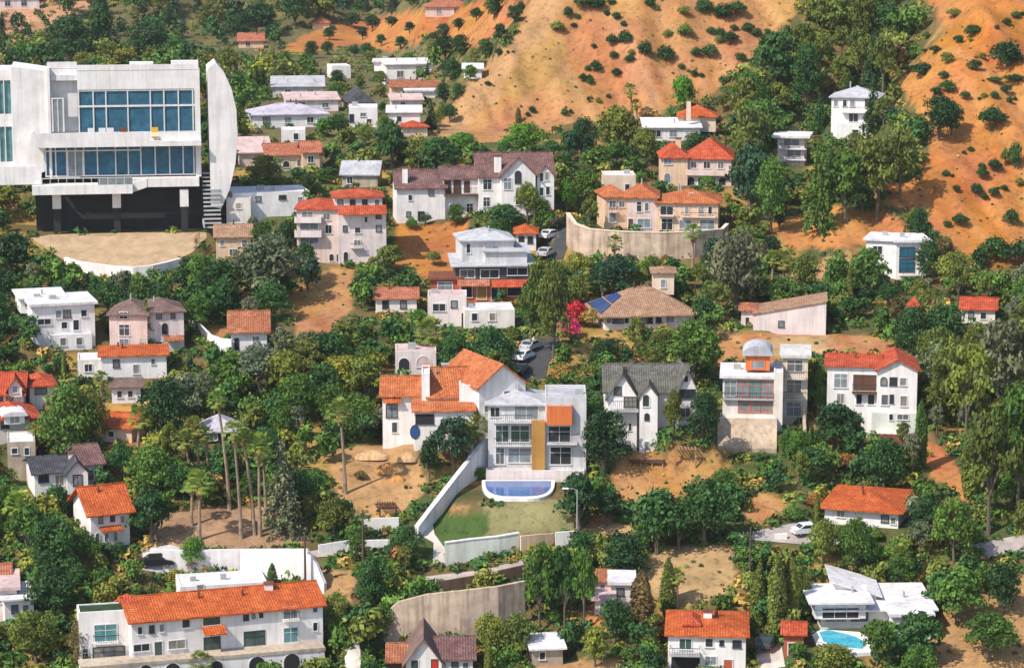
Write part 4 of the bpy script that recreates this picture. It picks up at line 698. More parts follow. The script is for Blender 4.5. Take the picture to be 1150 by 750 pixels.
def build_ground():
    ny, nx = GH.shape
    # rough natural surface away from the level plots
    v = np.stack([GX.ravel(), GY.ravel(), GH.ravel()], 1)
    idx = (np.arange(ny-1)[:, None]*nx+np.arange(nx-1)[None]).ravel()
    f = np.stack([idx, idx+1, idx+nx+1, idx+nx], 1)
    me = bpy.data.meshes.new('ground'); me.vertices.add(len(v)); me.vertices.foreach_set('co', v.ravel()); me.loops.add(f.size); me.loops.foreach_set('vertex_index', f.ravel().astype(np.int32))
    me.polygons.add(len(f)); me.polygons.foreach_set('loop_start', (np.arange(len(f))*4).astype(np.int32)); me.polygons.foreach_set('use_smooth', np.ones(len(f), bool)); me.update(); me.validate()
    px, py = project(GX, GY, GH); kf = 1-.8*sstep(650, 800, GY); w1 = fbm(GX/7, GY/7, 71, 3)*kf; w2 = fbm(GX/7, GY/7, 83, 3)*kf
    px = px+w1*26; py = py+w2*14
    c = np.empty((ny, nx, 3)); c[:] = UNDER
    g = sstep(-.12, .15, fbm(GX/10, GY/10, 5, 4))[..., None]; c = c*(1-g)+np.array(GRN)*g
    dry = sstep(.06, .2, fbm(GX/9, GY/9, 95, 4))[..., None]; c = c*(1-dry)+np.array(SCRUB)*dry
    for col, poly in ZONES:
        m = inpoly(px, py, poly)
        if col in (TAN, ORA):      # dry grass in straw, ochre and rust patches
            n = fbm(GX/11, GY/11, 15, 5)[..., None]; n2 = fbm(GX/3.5, GY/3.5, 19, 4)[..., None]; n3 = fbm((GX+GY*.35)/2.2, GY/26, 23, 4)[..., None]
            k = np.array(col)*(1+.30*n+.32*n2*sstep(860, 640, GY)[..., None]+.22*n3*sstep(760, 620, GY)[..., None]); k = k+np.array([.02, .03, .025])*np.clip(n3*4, -1, 1)*sstep(760, 620, GY)[..., None]+np.array([-.01, .022, -.005])*np.clip(n*5, -1, 1)
            c = np.where(m[..., None], np.clip(k, .02, .9), c)
        else:
            n = fbm(GX/3, GY/3, 35, 4)[..., None]; c = np.where(m[..., None], np.array(col)*(1+.7*n), c)
    c = np.clip(c, 0.01, .9)
    at = me.color_attributes.new('cover', 'FLOAT_COLOR', 'POINT'); at.data.foreach_set('color', np.concatenate([c.reshape(-1, 3), np.ones((ny*nx, 1))], 1).ravel())
    m, nt, b = nodes_of('groundcover', .95, .15)
    a = N(nt, 'ShaderNodeVertexColor', layer_name='cover'); co = N(nt, 'ShaderNodeTexCoord').outputs['Object']
    n = N(nt, 'ShaderNodeTexNoise', Scale=.9, Detail=8., Roughness=.72); nt.links.new(co, n.inputs[0])
    n2 = N(nt, 'ShaderNodeTexNoise', Scale=.22, Detail=5., Roughness=.6); nt.links.new(co, n2.inputs[0])
    r = ramp(nt, n.outputs[0], [(.34, (.55, .58, .55)), (.5, (1, 1, 1)), (.66, (1.0, .96, .85))]); r2 = ramp(nt, n2.outputs[0], [(.35, (.78, .80, .76)), (.6, (1, 1, 1))])
    nt.links.new(mul(nt, mul(nt, a.outputs[0], r), r2), b.inputs['Base Color'])
    bp = N(nt, 'ShaderNodeBump', Strength=.7, Distance=.35); nt.links.new(n.outputs[0], bp.inputs['Height']); nt.links.new(bp.outputs[0], b.inputs['Normal'])
    me.materials.append(m); o = link(bpy.data.objects.new('ground', me)); tag(o, kind='structure')
build_ground()

# roads, courts, lawns, sand
drape('road', [(579, 428), (583, 405), (590, 388), (602, 381), (628, 380), (626, 392), (616, 408), (612, 428)], 'asphalt')
drape('road', [(606, 292), (612, 275), (620, 262), (634, 254), (646, 250), (648, 258), (640, 270), (632, 292)], 'asphalt')
drape('pavement', [(575, 416), (582, 396), (590, 386), (600, 379), (600, 382), (590, 389), (584, 404), (579, 416)], 'path', .14)
drape('driveway', [(160, 617), (190, 612), (206, 616), (206, 642), (180, 644), (160, 640)], 'court')
drape('road', [(476, 648), (500, 645), (545, 640), (588, 628), (588, 640), (545, 652), (500, 658), (478, 660)], 'paleroad')
drape('path', [(487, 610), (470, 600), (476, 585), (486, 574), (508, 545), (530, 512), (553, 482), (562, 482), (538, 516), (515, 550), (498, 576), (486, 590), (488, 600), (504, 622), (498, 636), (486, 634)], 'path', .1)
drape('road', [(344, 620), (405, 610), (440, 608), (440, 618), (405, 622), (356, 626)], 'paleroad')
drape('sand', [(34, 268), (60, 264), (150, 262), (232, 262), (232, 268), (216, 284), (190, 298), (150, 305), (110, 303), (70, 292)], 'sand', .1)
drape('driveway', [(848, 716), (860, 712), (876, 716), (884, 760), (850, 760)], 'path')
drape('driveway', [(930, 600), (905, 585), (850, 596), (840, 606), (905, 612), (950, 612)], 'paleroad')
drape('road', [(1090, 612), (1150, 600), (1180, 600), (1180, 616), (1110, 626)], 'paleroad')
drape('path', [(388, 720), (404, 716), (406, 760), (386, 760)], 'path')

# walls
wall_line('retaining_wall', [(636, 276, 240), (645, 287, 252), (662, 290, 258), (700, 292, 261), (740, 292, 262), (780, 290, 261), (812, 282, 258), (818, 270, 252)], 'retaining', 'tall curved beige retaining wall holding up the pink villa', 'the curved retaining wall', .5, cap='cream', clear=True, deep=3)
wall_line('retaining_wall', [(430, 720, 690), (448, 722, 676), (480, 724, 668), (520, 722, 664), (560, 716, 659), (590, 706, 653)], 'retaining', 'broad beige concrete retaining wall below the bending road', 'the broad retaining wall', .5, clear=True, deep=4)
wall_line('fence', [(477, 668, 654), (505, 666, 651), (545, 659, 644), (590, 648, 634)], 'brownwall', 'dark brown solid fence along the lower edge of the bending road', None, .25, cat='fence')
wall_line('garden_wall', [(500, 636, 610), (530, 630, 606), (560, 624, 603), (583, 619, 599)], 'palegreen', 'whitish plastered garden wall above the bending road', 'the whitish garden wall', .3, cap='white', clear=True)
wall_line('garden_wall', [(585, 622, 602), (605, 617, 600), (622, 612, 599)], 'peach', 'yellowish beige garden wall section beyond the whitish wall', None, .3)
wall_line('garden_wall', [(624, 616, 598), (645, 614, 596)], 'white', 'short bright white end of the garden wall near the lamp post', None, .3)
wall_line('garden_wall', [(183, 642, 618), (205, 645, 618), (270, 650, 617), (345, 657, 617), (356, 662, 634), (364, 666, 655)], 'white', 'long white wall under the bare dirt plot behind the long villa', 'the long white wall', .45, clear=True, deep=2)
wall_line('garden_wall', [(470, 606, 592), (486, 588, 571), (508, 562, 543), (530, 541, 515), (551, 525, 488)], 'white', 'long white wall descending diagonally from the modern house', 'the diagonal white wall', .5, cap='whiteroof', clear=True)
wall_line('garden_wall', [(205, 358, 352), (216, 367, 358), (226, 378, 366), (236, 388, 376), (248, 394, 380), (260, 396, 381)], 'white', 'curving white wall swooping down to the square terracotta roof', None, .3)
wall_line('garden_wall', [(405, 597, 583), (420, 597, 582), (448, 595, 581)], 'white', 'low white wall at the foot of the bare building plot', None, .3)
wall_line('garden_wall', [(358, 622, 612), (390, 618, 607), (438, 616, 606)], 'white', 'long low white wall along the little pale lane', None, .3)
wall_line('garden_wall', [(72, 296, 289), (84, 302, 293), (104, 309, 296), (128, 313, 299), (150, 314, 300), (172, 311, 298), (190, 305, 294), (204, 298, 290)], 'white', 'low curved white wall at the front of the sandy yard', None, .6, deep=1)
wall_line('garden_wall', [(62, 74, 62), (125, 72, 60)], 'cream', 'straight cream wall on the planted slope over the glass house', None, .4)
wall_line('garden_wall', [(826, 606, 596), (832, 624, 604)], 'white', 'short white gatepost wall beside the sandy drive', None, .4)
wall_line('garden_wall', [(870, 606, 600), (884, 606, 599)], 'white', 'small white wall piece near the sandy drive', None, .4)
wall_line('garden_wall', [(900, 400, 470-72), (902, 440, 420), (904, 480, 462), (906, 512, 495)], 'beige', 'thin tan wall running down beside the narrow balcony house', None, .4)
# pools
def on_plane(px, py, z):
    a, b = ray(px, py); y = (z-CAMZ)/b; return Vector((a*y, y, z))
def oval(cx, r0, hw, dp):
    return [(cx+hw*math.copysign(abs(math.cos(t))**.55, math.cos(t)), r0+dp*(.22 if False else 1)*abs(math.sin(t))**.7) for t in np.linspace(0, math.pi, 22)]
def pool(name, poly, rim, mat, label, lip):
    z = POOLZ[lip]; pts = [on_plane(*q, z) for q in poly]; rp = [on_plane(*q, z) for q in rim]
    def flatpoly(nm, P, z0, z1, m, par=None):
        bm = bmesh.new(); f = bm.faces.new([bm.verts.new((p.x, p.y, z1)) for p in P]); r = bmesh.ops.extrude_face_region(bm, geom=[f])
        for v in r['geom']:
            if isinstance(v, bmesh.types.BMVert): v.co.z = z0
        bmesh.ops.recalc_face_normals(bm, faces=bm.faces); me = bpy.data.meshes.new(nm); bm.to_mesh(me); bm.free(); me.materials.append(MATS[m]); o = link(bpy.data.objects.new(nm, me))
        if par: o.parent = par
        return o
    root = flatpoly(name, rp, z-2.2, z-.02, 'poolrim'); tag(root, label, 'pool')
    flatpoly('pool_water', pts, z-.019, z+.03, mat, root)
def flatten(polypts, zc):
    pass
pool('swimming_pool', oval(582, 540, 37, 17), oval(582, 538.5, 41, 21), 'poolblue', 'blue swimming pool with a rounded white rim below the modern house', 'blue')
pool('swimming_pool', [(920, 710), (930, 707), (960, 714), (974, 722), (968, 728), (945, 726), (925, 720)], [(912, 712), (922, 706), (965, 709), (982, 720), (978, 732), (950, 733), (918, 725)], 'poolteal', 'turquoise garden pool on a white deck before folded white roofs', 'teal')

# =================================================================== VEHICLES, POSTS
def car(px, py, heading, paint, label, group=None, L=4.5):
    p = hill(px, py); e = empty('parked_car', p, heading); e.location.z += .06; tag(e, label, 'car', group)
    n = 1 if L < 5 else 1
    prof = [(-2.2, .35), (-2.15, .8), (-1.9, .95), (-1.55, 1.0), (-.95, 1.42), (.55, 1.45), (1.15, 1.0), (1.95, .85), (2.2, .65), (2.2, .35)]
    m = MB(); m.prism([(x, z) for x, z in prof][::-1], -.86, .86); b = m.build('body', MATS[paint], e)
    g = MB()
    g.prism([(-1.4, 1.02), (.98, 1.02), (.48, 1.38), (-.88, 1.36)], -.875, -.862); g.prism([(-1.4, 1.02), (.98, 1.02), (.48, 1.38), (-.88, 1.36)], .862, .875); g.build('side_window', MATS['glass'], e)
    for nm, a, c in (('windscreen', (1.12, 1.03), (.6, 1.42)), ('rear_window', (-1.5, 1.04), (-1.0, 1.38))):
        g = MB(); o = .03 if nm == 'windscreen' else -.03; g.poly([(a[0]+o, -.74, a[1]), (a[0]+o, .74, a[1]), (c[0]+o, .68, c[1]), (c[0]+o, -.68, c[1])]); g.build(nm, MATS['glass'], e)
    for x in (-1.4, 1.35):
        for y in (-.82, .64):
            w = MB(); w.tube([(x, y, .34), (x, y+.18, .34)], .34, 12); wo = w.build('wheel', MATS['tyre'], e); r = MB(); yy = y-.012 if y < 0 else y+.18; r.tube([(x, yy, .34), (x, yy+.012, .34)], .2, 10); r.build('rim', MATS['silver'], wo)
    for y in (-.6, .6):
        m = MB(); m.box(2.19, 2.22, y-.16, y+.16, .62, .74); m.build('headlight', MATS['frame'], e); m = MB(); m.box(-2.2, -2.16, y-.16, y+.16, .7, .84); m.build('tail_light', MATS['redtail'], e)
    return e
car(176, 636, .1, 'carblack', 'black parked car at the planted end of the white driveway')
car(588, 404, 1.15, 'carwhite', 'white parked car on the street behind the folded orange roofs')
car(596, 393, 1.1, 'carsilver', 'silver parked car farthest up the short dark street')
car(584, 420, 1.3, 'carblack', 'black parked car lowest on the short dark street')
car(618, 268, .9, 'carwhite', 'white parked car on the upper street near the curved retaining wall')
car(613, 288, 1.2, 'carsilver', 'silver parked car on the upper street beside the orange-topped house')
car(861, 726, 1.2, 'cargreen', 'dark green parked car on the driveway beside the orange-hipped villa')
car(908, 600, .3, 'carwhite', 'white parked car near the large orange hip roof')
car(628, 254, .8, 'carblack', 'dark parked car at the top of the upper street')

def lamp_post(px, py, top, label):
    p = hill(px, py); h = (py-top)/scale_at(*p); e = empty('street_lamp', p, 0); tag(e, label, 'street lamp')
    m = MB(); m.tube([(0, 0, -.3), (0, 0, h*.93), (.0, 0, h)], [.11, .08, .06], 8); m.build('pole', MATS['steel'], e)
    m = MB(); m.tube([(0, 0, h-.1), (-.5, -.1, h+.15), (-1.2, -.2, h+.2)], .05, 6); m.build('arm', MATS['steel'], e)
    m = MB(); m.box(-1.9, -1.1, -.35, -.05, h+.12, h+.28); m.build('lamp_head', MATS['lampwhite'], e)
lamp_post(648, 612, 548, 'pale street lamp on a tall post by the white end wall')
def pole(px, py, top, label, arm=True):
    p = hill(px, py); h = (py-top)/scale_at(*p); e = empty('utility_pole', p, .3); tag(e, label, 'utility pole', 'utility poles along the lower lanes')
    m = MB(); m.tube([(0, 0, -.5), (0, 0, h)], [.17, .11], 8); m.build('post', MATS['woodpole'], e)
    m = MB(); m.box(-1.1, 1.1, -.07, .07, h-.9, h-.74); m.build('crossarm', MATS['woodpole'], e)
    for x in (-.95, -.4, .4, .95): m = MB(); m.tube([(x, 0, h-.74), (x, 0, h-.5)], .05, 6); m.build('insulator', MATS['silver'], e)
pole(408, 650, 570, 'dark wooden utility pole rising beside the long low white lane wall')
pole(343, 664, 598, 'dark wooden utility pole at the corner of the white driveway')
pole(842, 660, 590, 'thin wooden utility pole standing by the sandy drive')

# timber deck and picnic table below the gabled house
def deck():
    p = hill(726, 524); s_ = scale_at(*p); e = empty('timber_deck', p, -math.atan2(p.x, p.y)); tag(e, 'low timber deck built out from the foot of the gabled house', 'deck')
    w = 38/s_
    m = MB()
    for i in range(9): m.box(-w/2, w/2, -.2+i*.33, .1+i*.33, 1.0, 1.06)
    m.build('boards', MATS['palewood'], e)
    m = MB(); m.box(-w/2, w/2, -.25, -.21, .55, 1.05); m.build('fascia', MATS['darkwood'], e)
    for x in (-w/2+.1, -w/6, w/6, w/2-.1): m = MB(); m.box(x-.08, x+.08, -.15, .05, -1, 1.0); m.build('post', MATS['palewood'], e)
deck()
def pergola(px, py, wpx, hpx, label, mat='palewood'):
    p = hill(px, py); s_ = scale_at(*p); w, h = wpx/s_, hpx/s_; e = empty('pergola', p, -math.atan2(p.x, p.y)+.15); tag(e, label, 'pergola')
    for x in (-w/2, w/2-.16):
        for y in (0, 2.4): m = MB(); m.box(x, x+.16, y, y+.16, -1, h); m.build('post', MATS[mat], e)
    m = MB(); m.box(-w/2-.2, w/2+.2, -.02, .14, h+.002, h+.2); m.box(-w/2-.2, w/2+.2, 2.4, 2.56, h+.002, h+.2); m.build('beam', MATS[mat], e)
    for i in range(7): x = -w/2+.1+(w-.3)*i/6; m = MB(); m.box(x, x+.1, -.4, 2.9, h+.204, h+.34); m.build('rafter', MATS[mat], e)
pergola(770, 527, 24, 22, 'small open timber pergola on the bare dirt by the white pavilion')
pergola(436, 580, 20, 9, 'low dark pergola on the edge of the bare building plot', 'darkwood')
# earth heaps and digger on the building plot
def heap(px, py, wpx, hpx, mat, label):
    p = hill(px, py); s_ = scale_at(*p); w, h = wpx/s_, hpx/s_; n = 28; k = 10; mb = MB(); V_ = []
    sd = random.randint(0, 99)
    for j in range(k+1):
        for i in range(n):
            a = 2*math.pi*i/n; r = (1-j/k); R_ = w/2*r*(1+.35*float(fbm(np.array(math.cos(a)*1.3+sd), np.array(math.sin(a)*1.3), 3)))
            z = h*(1-r**1.6)+.25*h*float(fbm(np.array(a*2.+sd), np.array(r*4), 9))*min(1, j) - (.3 if j == 0 else 0); mb.v.append((R_*math.cos(a), R_*.6*math.sin(a), z))
    for j in range(k):
        for i in range(n): i2 = (i+1) % n; mb.f.append((j*n+i, j*n+i2, (j+1)*n+i2, (j+1)*n+i))
    o = mb.build('earth_heap', MATS[mat], None, True); o.location = p; tag(o, label, 'earth heap', 'earth heaps on the building plot')
stucco('eartho', (.58, .27, .09), .95, .35); stucco('earthp', (.60, .38, .20), .95, .35)
heap(436, 528, 34, 9, 'eartho', 'orange earth heap in the middle of the bare building plot'); heap(418, 512, 40, 7, 'earthp', 'pale wide earth heap at the upper side of the building plot'); heap(458, 515, 24, 7, 'earthp', 'small pale earth heap by the white corner-stair house'); heap(445, 538, 22, 6, 'eartho', 'lowest small orange earth heap on the building plot')
# =================================================================== TREES
def sphere_dirs(n):
    d = rng.normal(size=(n, 3)); return d/np.linalg.norm(d, axis=1, keepdims=True)
def leaves(c, nrm, size, tint, asp=1.):
    """one quad per leaf spray at c, facing nrm"""
    n = len(c); r = rng.normal(size=(n, 3)); t = np.cross(nrm, r); t /= np.linalg.norm(t, axis=1, keepdims=True)+1e-9; b = np.cross(nrm, t)
    s_ = (size*rng.uniform(.6, 1.4, n))[:, None]
    v = np.stack([c-t*s_, c+b*s_*.55*asp, c+t*s_, c-b*s_*.55*asp], 1).reshape(-1, 3)
    return v, np.repeat(tint, 4)
def leaf_mesh(name, parts):
    v = np.concatenate([p[0] for p in parts]); t = np.concatenate([p[1] for p in parts]); n = len(v)
    me = bpy.data.meshes.new(name); me.vertices.add(n); me.vertices.foreach_set('co', v.astype(np.float32).ravel()); me.loops.add(n); me.loops.foreach_set('vertex_index', np.arange(n, dtype=np.int32))
    me.polygons.add(n//4); me.polygons.foreach_set('loop_start', np.arange(0, n, 4, dtype=np.int32)); me.update()
    a = me.attributes.new('tint', 'FLOAT', 'POINT'); a.data.foreach_set('value', np.clip(t, 0, 1).astype(np.float32)); me.materials.append(MATS['leaf']); return me
def blob(lobes, n, size, jit=.55, shell=.62):
    """leaf sprays through the outer part of a set of lobes (cx, cy, cz, rx, rz, tint)"""
    L = np.array(lobes); w = L[:, 3]*L[:, 3]; w = w/w.sum(); k = rng.choice(len(L), n, p=w); d = sphere_dirs(n); low = d[:, 2] < -.35; d[low, 2] *= -.6
    rad = shell+(1-shell)*rng.random(n)**.6; rad *= 1+.22*rng.normal(size=n)*.6
    off = d*rad[:, None]; off[:, :2] *= L[k, 3:4]; off[:, 2] *= L[k, 4]
    c = L[k, :3]+off; nr = d+rng.normal(size=(n, 3))*jit; nr /= np.linalg.norm(nr, axis=1, keepdims=True)
    return leaves(c, nr, size, L[k, 5]+rng.normal(size=n)*.14)
def trunk_mesh(name, mb, mat): 
    me = bpy.data.meshes.new(name); me.from_pydata(mb.v, [], mb.f); me.materials.append(MATS[mat]); me.update(); return me
def limbs(mb, h, r, ends):
    mb.tube([(0, 0, -.08), (.01, 0, h*.5), (0, .01, h)], [r*1.3, r, r*.75], 7)
    for e in ends: e = Vector(e); m = Vector((e.x*.45, e.y*.45, h+(e.z-h)*.55)); mb.tube([(0, 0, h*.9), m, e], [r*.7, r*.45, r*.15], 5)
P_ = {}
def mk_broad(key, nl, base, n, size, spread=.30, airy=False):
    lobes = []; ends = []
    for i in range(nl):
        a = 2.4*i+random.uniform(-.5, .5); q = (i+.5)/nl; z = base+.16+(.80-base-.10)*q**.8; rr = spread*math.sqrt(max(.05, 1-(2*q-.85)**2*.9))*random.uniform(.55, 1.1)
        r = random.uniform(.15, .25)*(1.05 if not airy else .78); lobes.append((rr*math.cos(a), rr*math.sin(a), z, r, r*random.uniform(.62, .9), random.uniform(.22, .78)))
        if i % 2 == 0: ends.append((rr*math.cos(a)*.8, rr*math.sin(a)*.8, z))
    if not airy: lobes.append((0, 0, .52, .26, .30, .35)); lobes.append((random.uniform(-.12, .12), random.uniform(-.1, .1), random.uniform(.74, .84), .16, .15, .7)); lobes.append((random.choice([-.3, .3]), random.uniform(-.2, .2), random.uniform(.3, .6), .18, .13, .6))
    mb = MB(); limbs(mb, base+.12, .035 if not airy else .026, ends[:6])
    P_.setdefault(key, []).append((leaf_mesh('crown', [blob(lobes, n, size, shell=.55 if not airy else .3)]), trunk_mesh('trunk', mb, 'bark')))
for i, z in enumerate((.026, .032, .040, .029, .046, .035)): mk_broad('broad', (11, 16, 9, 18, 13, 14)[i], (.06, .12, .10, .05, .14, .08)[i], int(2500*(.034/z)**1.6), z, (.30, .34, .27, .31, .36, .29)[i])
for i in range(4): mk_broad('airy', 13, .22, 1500, .034, .33, True)
for i in range(3):      # shrub: crown to the ground
    lobes = [(math.cos(a)*.26, math.sin(a)*.26, random.uniform(.25, .6), random.uniform(.2, .28), random.uniform(.25, .38), random.uniform(.2, .8)) for a in np.linspace(0, 5.5, 7)]+[(0, 0, .6, .3, .38, .6)]
    mb = MB(); limbs(mb, .2, .03, [(.2, 0, .5), (-.2, .1, .5), (0, -.2, .55)])
    P_.setdefault('shrub', []).append((leaf_mesh('crown', [blob(lobes, 1100, .055)]), trunk_mesh('trunk', mb, 'bark')))
for i in range(3):      # conifer: whorls of drooping boughs
    parts = []; mb = MB(); mb.tube([(0, 0, -.05), (0, 0, .5), (0, 0, .98)], [.03, .02, .004], 7)
    for j in range(17):
        z = .10+.86*j/17; R_ = .36*(1-j/17.5)**.85
        for k in range(max(4, 10-j//3)):
            a = random.random()*6.28; m = max(6, int(30*(1-j/19))); t = rng.random(m)**.7; rr = R_*random.uniform(.75, 1.12)
            c = np.stack([np.cos(a)*rr*t, np.sin(a)*rr*t, z-.10*t*t*rr/.36+.02*rng.normal(size=m)], 1)+rng.normal(size=(m, 3))*.014
            nr = np.array([math.cos(a)*.3, math.sin(a)*.3, 1.])+rng.normal(size=(m, 3))*.6; nr /= np.linalg.norm(nr, axis=1, keepdims=True); parts.append(leaves(c, nr, .030, np.full(m, random.uniform(.25, .75))))
    P_.setdefault('conifer', []).append((leaf_mesh('crown', parts), trunk_mesh('trunk', mb, 'bark')))
for i in range(3):      # cypress: narrow upright flame
    n = 1900; t = rng.random(n); a = rng.random(n)*6.28; prof = np.interp(t, [0, .06, .3, .7, .9, 1], [.25, .40, .5, .40, .2, .02])*(.75+.3*rng.random(n)+.12*np.sin(a*3+t*9+i)); c = np.stack([np.cos(a)*prof, np.sin(a)*prof, .03+.97*t], 1)
    nr = np.stack([np.cos(a), np.sin(a), np.full(n, .2)], 1)+rng.normal(size=(n, 3))*.5; nr /= np.linalg.norm(nr, axis=1, keepdims=True); v, tt = leaves(c, nr, 1., np.clip(.5+.3*np.sin(a*2+i)+rng.normal(size=n)*.18, 0, 1))
    cc = np.repeat(c, 4, 0); dv = v-cc; dv[:, :2] *= .10; dv[:, 2] *= .028; v = cc+dv
    mb = MB(); mb.tube([(0, 0, -.05), (0, 0, .3), (0, 0, .9)], [.12, .08, .02], 6); P_.setdefault('cypress', []).append((leaf_mesh('crown', [(v, tt)]), trunk_mesh('trunk', mb, 'bark')))
for i in range(3):      # fan palm head, 1 m radius: fans of narrow leaflets on stalks, hanging dead skirt
    parts = []; sk = []
    for k in range(34):
        a = k*2.4+random.uniform(-.3, .3); el = math.radians(80-115*(k/34)); L = random.uniform(.55, .75); d = np.array([math.cos(a)*math.cos(el), math.sin(a)*math.cos(el), math.sin(el)]); c = d*L
        side = np.cross(d, [0, 0, 1.]); side /= np.linalg.norm(side)+1e-9; up = np.cross(side, d); v = []
        for q in np.linspace(-1.2, 1.2, 9):
            t = d*math.cos(q)+side*math.sin(q); e = c+t*.45-np.array([0, 0, .10*abs(q)+.06]); s_ = np.cross(t, up)*.045; v += [c, c+t*.25+s_, e, c+t*.25-s_]
        s0 = side*.018; v += [d*.05-s0, d*.05+s0, c+s0, c-s0]; v = np.array(v); parts.append((v, np.full(len(v), random.uniform(.3, .8))))
    for k in range(26):
        a = random.random()*6.28; r = random.uniform(.1, .28); z0 = random.uniform(-.05, -.25); v = np.array([[math.cos(a)*r, math.sin(a)*r, z0], [math.cos(a+.5)*r*1.3, math.sin(a+.5)*r*1.3, z0-.3], [math.cos(a+.2)*r*1.1, math.sin(a+.2)*r*1.1, z0-.75], [math.cos(a-.3)*r*1.3, math.sin(a-.3)*r*1.3, z0-.35]]); sk.append((v, np.full(4, .5)))
    me = leaf_mesh('dead_fronds', sk); me.materials.clear(); me.materials.append(MATS['thatch']); P_.setdefault('palm', []).append((leaf_mesh('crown', parts), me))

PALS = dict(dark=(.026, .073, .021), deep=(.042, .110, .027), mid=(.086, .168, .027), olive=(.155, .185, .034), yellow=(.24, .245, .036), grey=(.165, .185, .105), bright=(.09, .22, .022), brown=(.19, .14, .05), palmg=(.21, .26, .05), teal=(.034, .088, .046), rust=(.27, .13, .038), red=(.50, .025, .035), pinkf=(.62, .06, .16), gold=(.38, .25, .06))
CNAME = dict(dark='dark green', deep='deep green', mid='green', olive='olive green', yellow='yellow-green', grey='grey-green', bright='bright green', brown='brownish', teal='bluish green', rust='rust-coloured', red='red-flowering', pinkf='pink-flowering', palmg='yellow-green', gold='straw-yellow')
KNAME = dict(broad=('broadleaf_tree', 'bushy tree', 'tree'), airy=('gum_tree', 'open gum tree', 'tree'), shrub=('shrub', 'round shrub', 'shrub'), conifer=('conifer', 'layered conifer', 'conifer'), cypress=('cypress', 'columnar cypress', 'cypress'), palm=('fan_palm', 'fan palm', 'palm tree'), hedge=('shrub', 'shrub', 'shrub'))
TREES = []   # (px, row, look, root)
def plant(kind, px, row, wpx, hpx, pal, jitter=True, sink=.15, P=None):
    p = P if P is not None else hill(px, row); s_ = scale_at(*p); w, h = wpx/s_, hpx/s_
    k = 'broad' if kind == 'hedge' else kind; crown, tr = random.choice(P_[k]); nm = KNAME[kind]
    rz = random.random()*6.28; e = empty(nm[0], p, rz); e.location.z -= sink; e['category'] = nm[2]
    c = bpy.data.objects.new('crown', crown); link(c); c.parent = e
    g = random.uniform(.8, 1.22); col = PALS[pal]; c.color = (col[0]*g*random.uniform(.9, 1.1), col[1]*g, col[2]*g*random.uniform(.9, 1.1), 1)
    t = bpy.data.objects.new('trunk', tr); link(t); t.parent = e
    if kind == 'cypress': e.scale = (w, w, h)
    elif kind == 'conifer': e.scale = (w/.72, w/.72, h)
    else: e.scale = (w/.98, w/.98, h/.97)
    TREES.append((px, row, hpx, CNAME[pal], kind, e, p, w)); return e
def palm(cx, cy, bx, by, rpx, pal='palmg'):
    rpx *= 1.2
    """crown centre and trunk foot as seen in the photo; the trunk leans and bows a little"""
    b = hill(bx, by); s_ = scale_at(*b); top = Vector(((cx-bx)/s_, random.uniform(-.5, .5), (by-cy)/s_)); e = empty('fan_palm', b, 0); e['category'] = 'palm tree'
    mb = MB(); mb.tube([(0, 0, -.4), (top.x*.2, 0, top.z*.33), (top.x*.55, top.y*.5, top.z*.66), top], [.30, .21, .17, .16], 8); o = link(bpy.data.objects.new('trunk', trunk_mesh('trunk', mb, 'palmbark'))); o.parent = e
    cr, sk = random.choice(P_['palm']); r = rpx/s_
    for nm, me in (('crown', cr), ('dead_fronds', sk)):
        o = link(bpy.data.objects.new(nm, me)); o.parent = e; o.location = top; o.scale = (r, r, r); o.rotation_euler = (random.uniform(-.1, .1), random.uniform(-.1, .1), random.random()*6.28); c = PALS[pal]; o.color = (*[x*random.uniform(.85, 1.2) for x in c], 1)
    TREES.append((bx, by, by-cy, 'tall slender' if (by-cy) > 45 else 'short', 'palm', e, b, 2*r))
for a in [(207, 495, 216, 542, 12), (219, 479, 224, 532, 12), (231, 487, 234, 532, 10), (247, 446, 258, 572, 11), (265, 481, 271, 604, 11), (275, 488, 286, 600, 10), (292, 497, 292, 602, 13), (297, 510, 299, 582, 9), (383, 460, 388, 554, 14), (226, 540, 224, 606, 15), (217, 545, 215, 590, 9),
          (483, 374, 484, 412, 17), (690, 274, 690, 302, 9), (778, 262, 778, 300, 10), (707, 102, 711, 140, 8), (714, 118, 716, 142, 6), (22, 566, 24, 612, 15), (226, 742, 227, 775, 13), (656, 320, 656, 342, 13), (676, 312, 677, 345, 10), (115, 425, 114, 448, 9), (880, 292, 880, 325, 12), (868, 290, 867, 322, 9), (820, 318, 821, 342, 9), (533, 478, 531, 520, 14), (1105, 485, 1104, 545, 11), (760, 716-70, 760, 690, 9), (440, 640, 439, 668, 9), (1010, 620, 1011, 652, 10), (158, 470, 155, 506, 13)]: palm(*a)
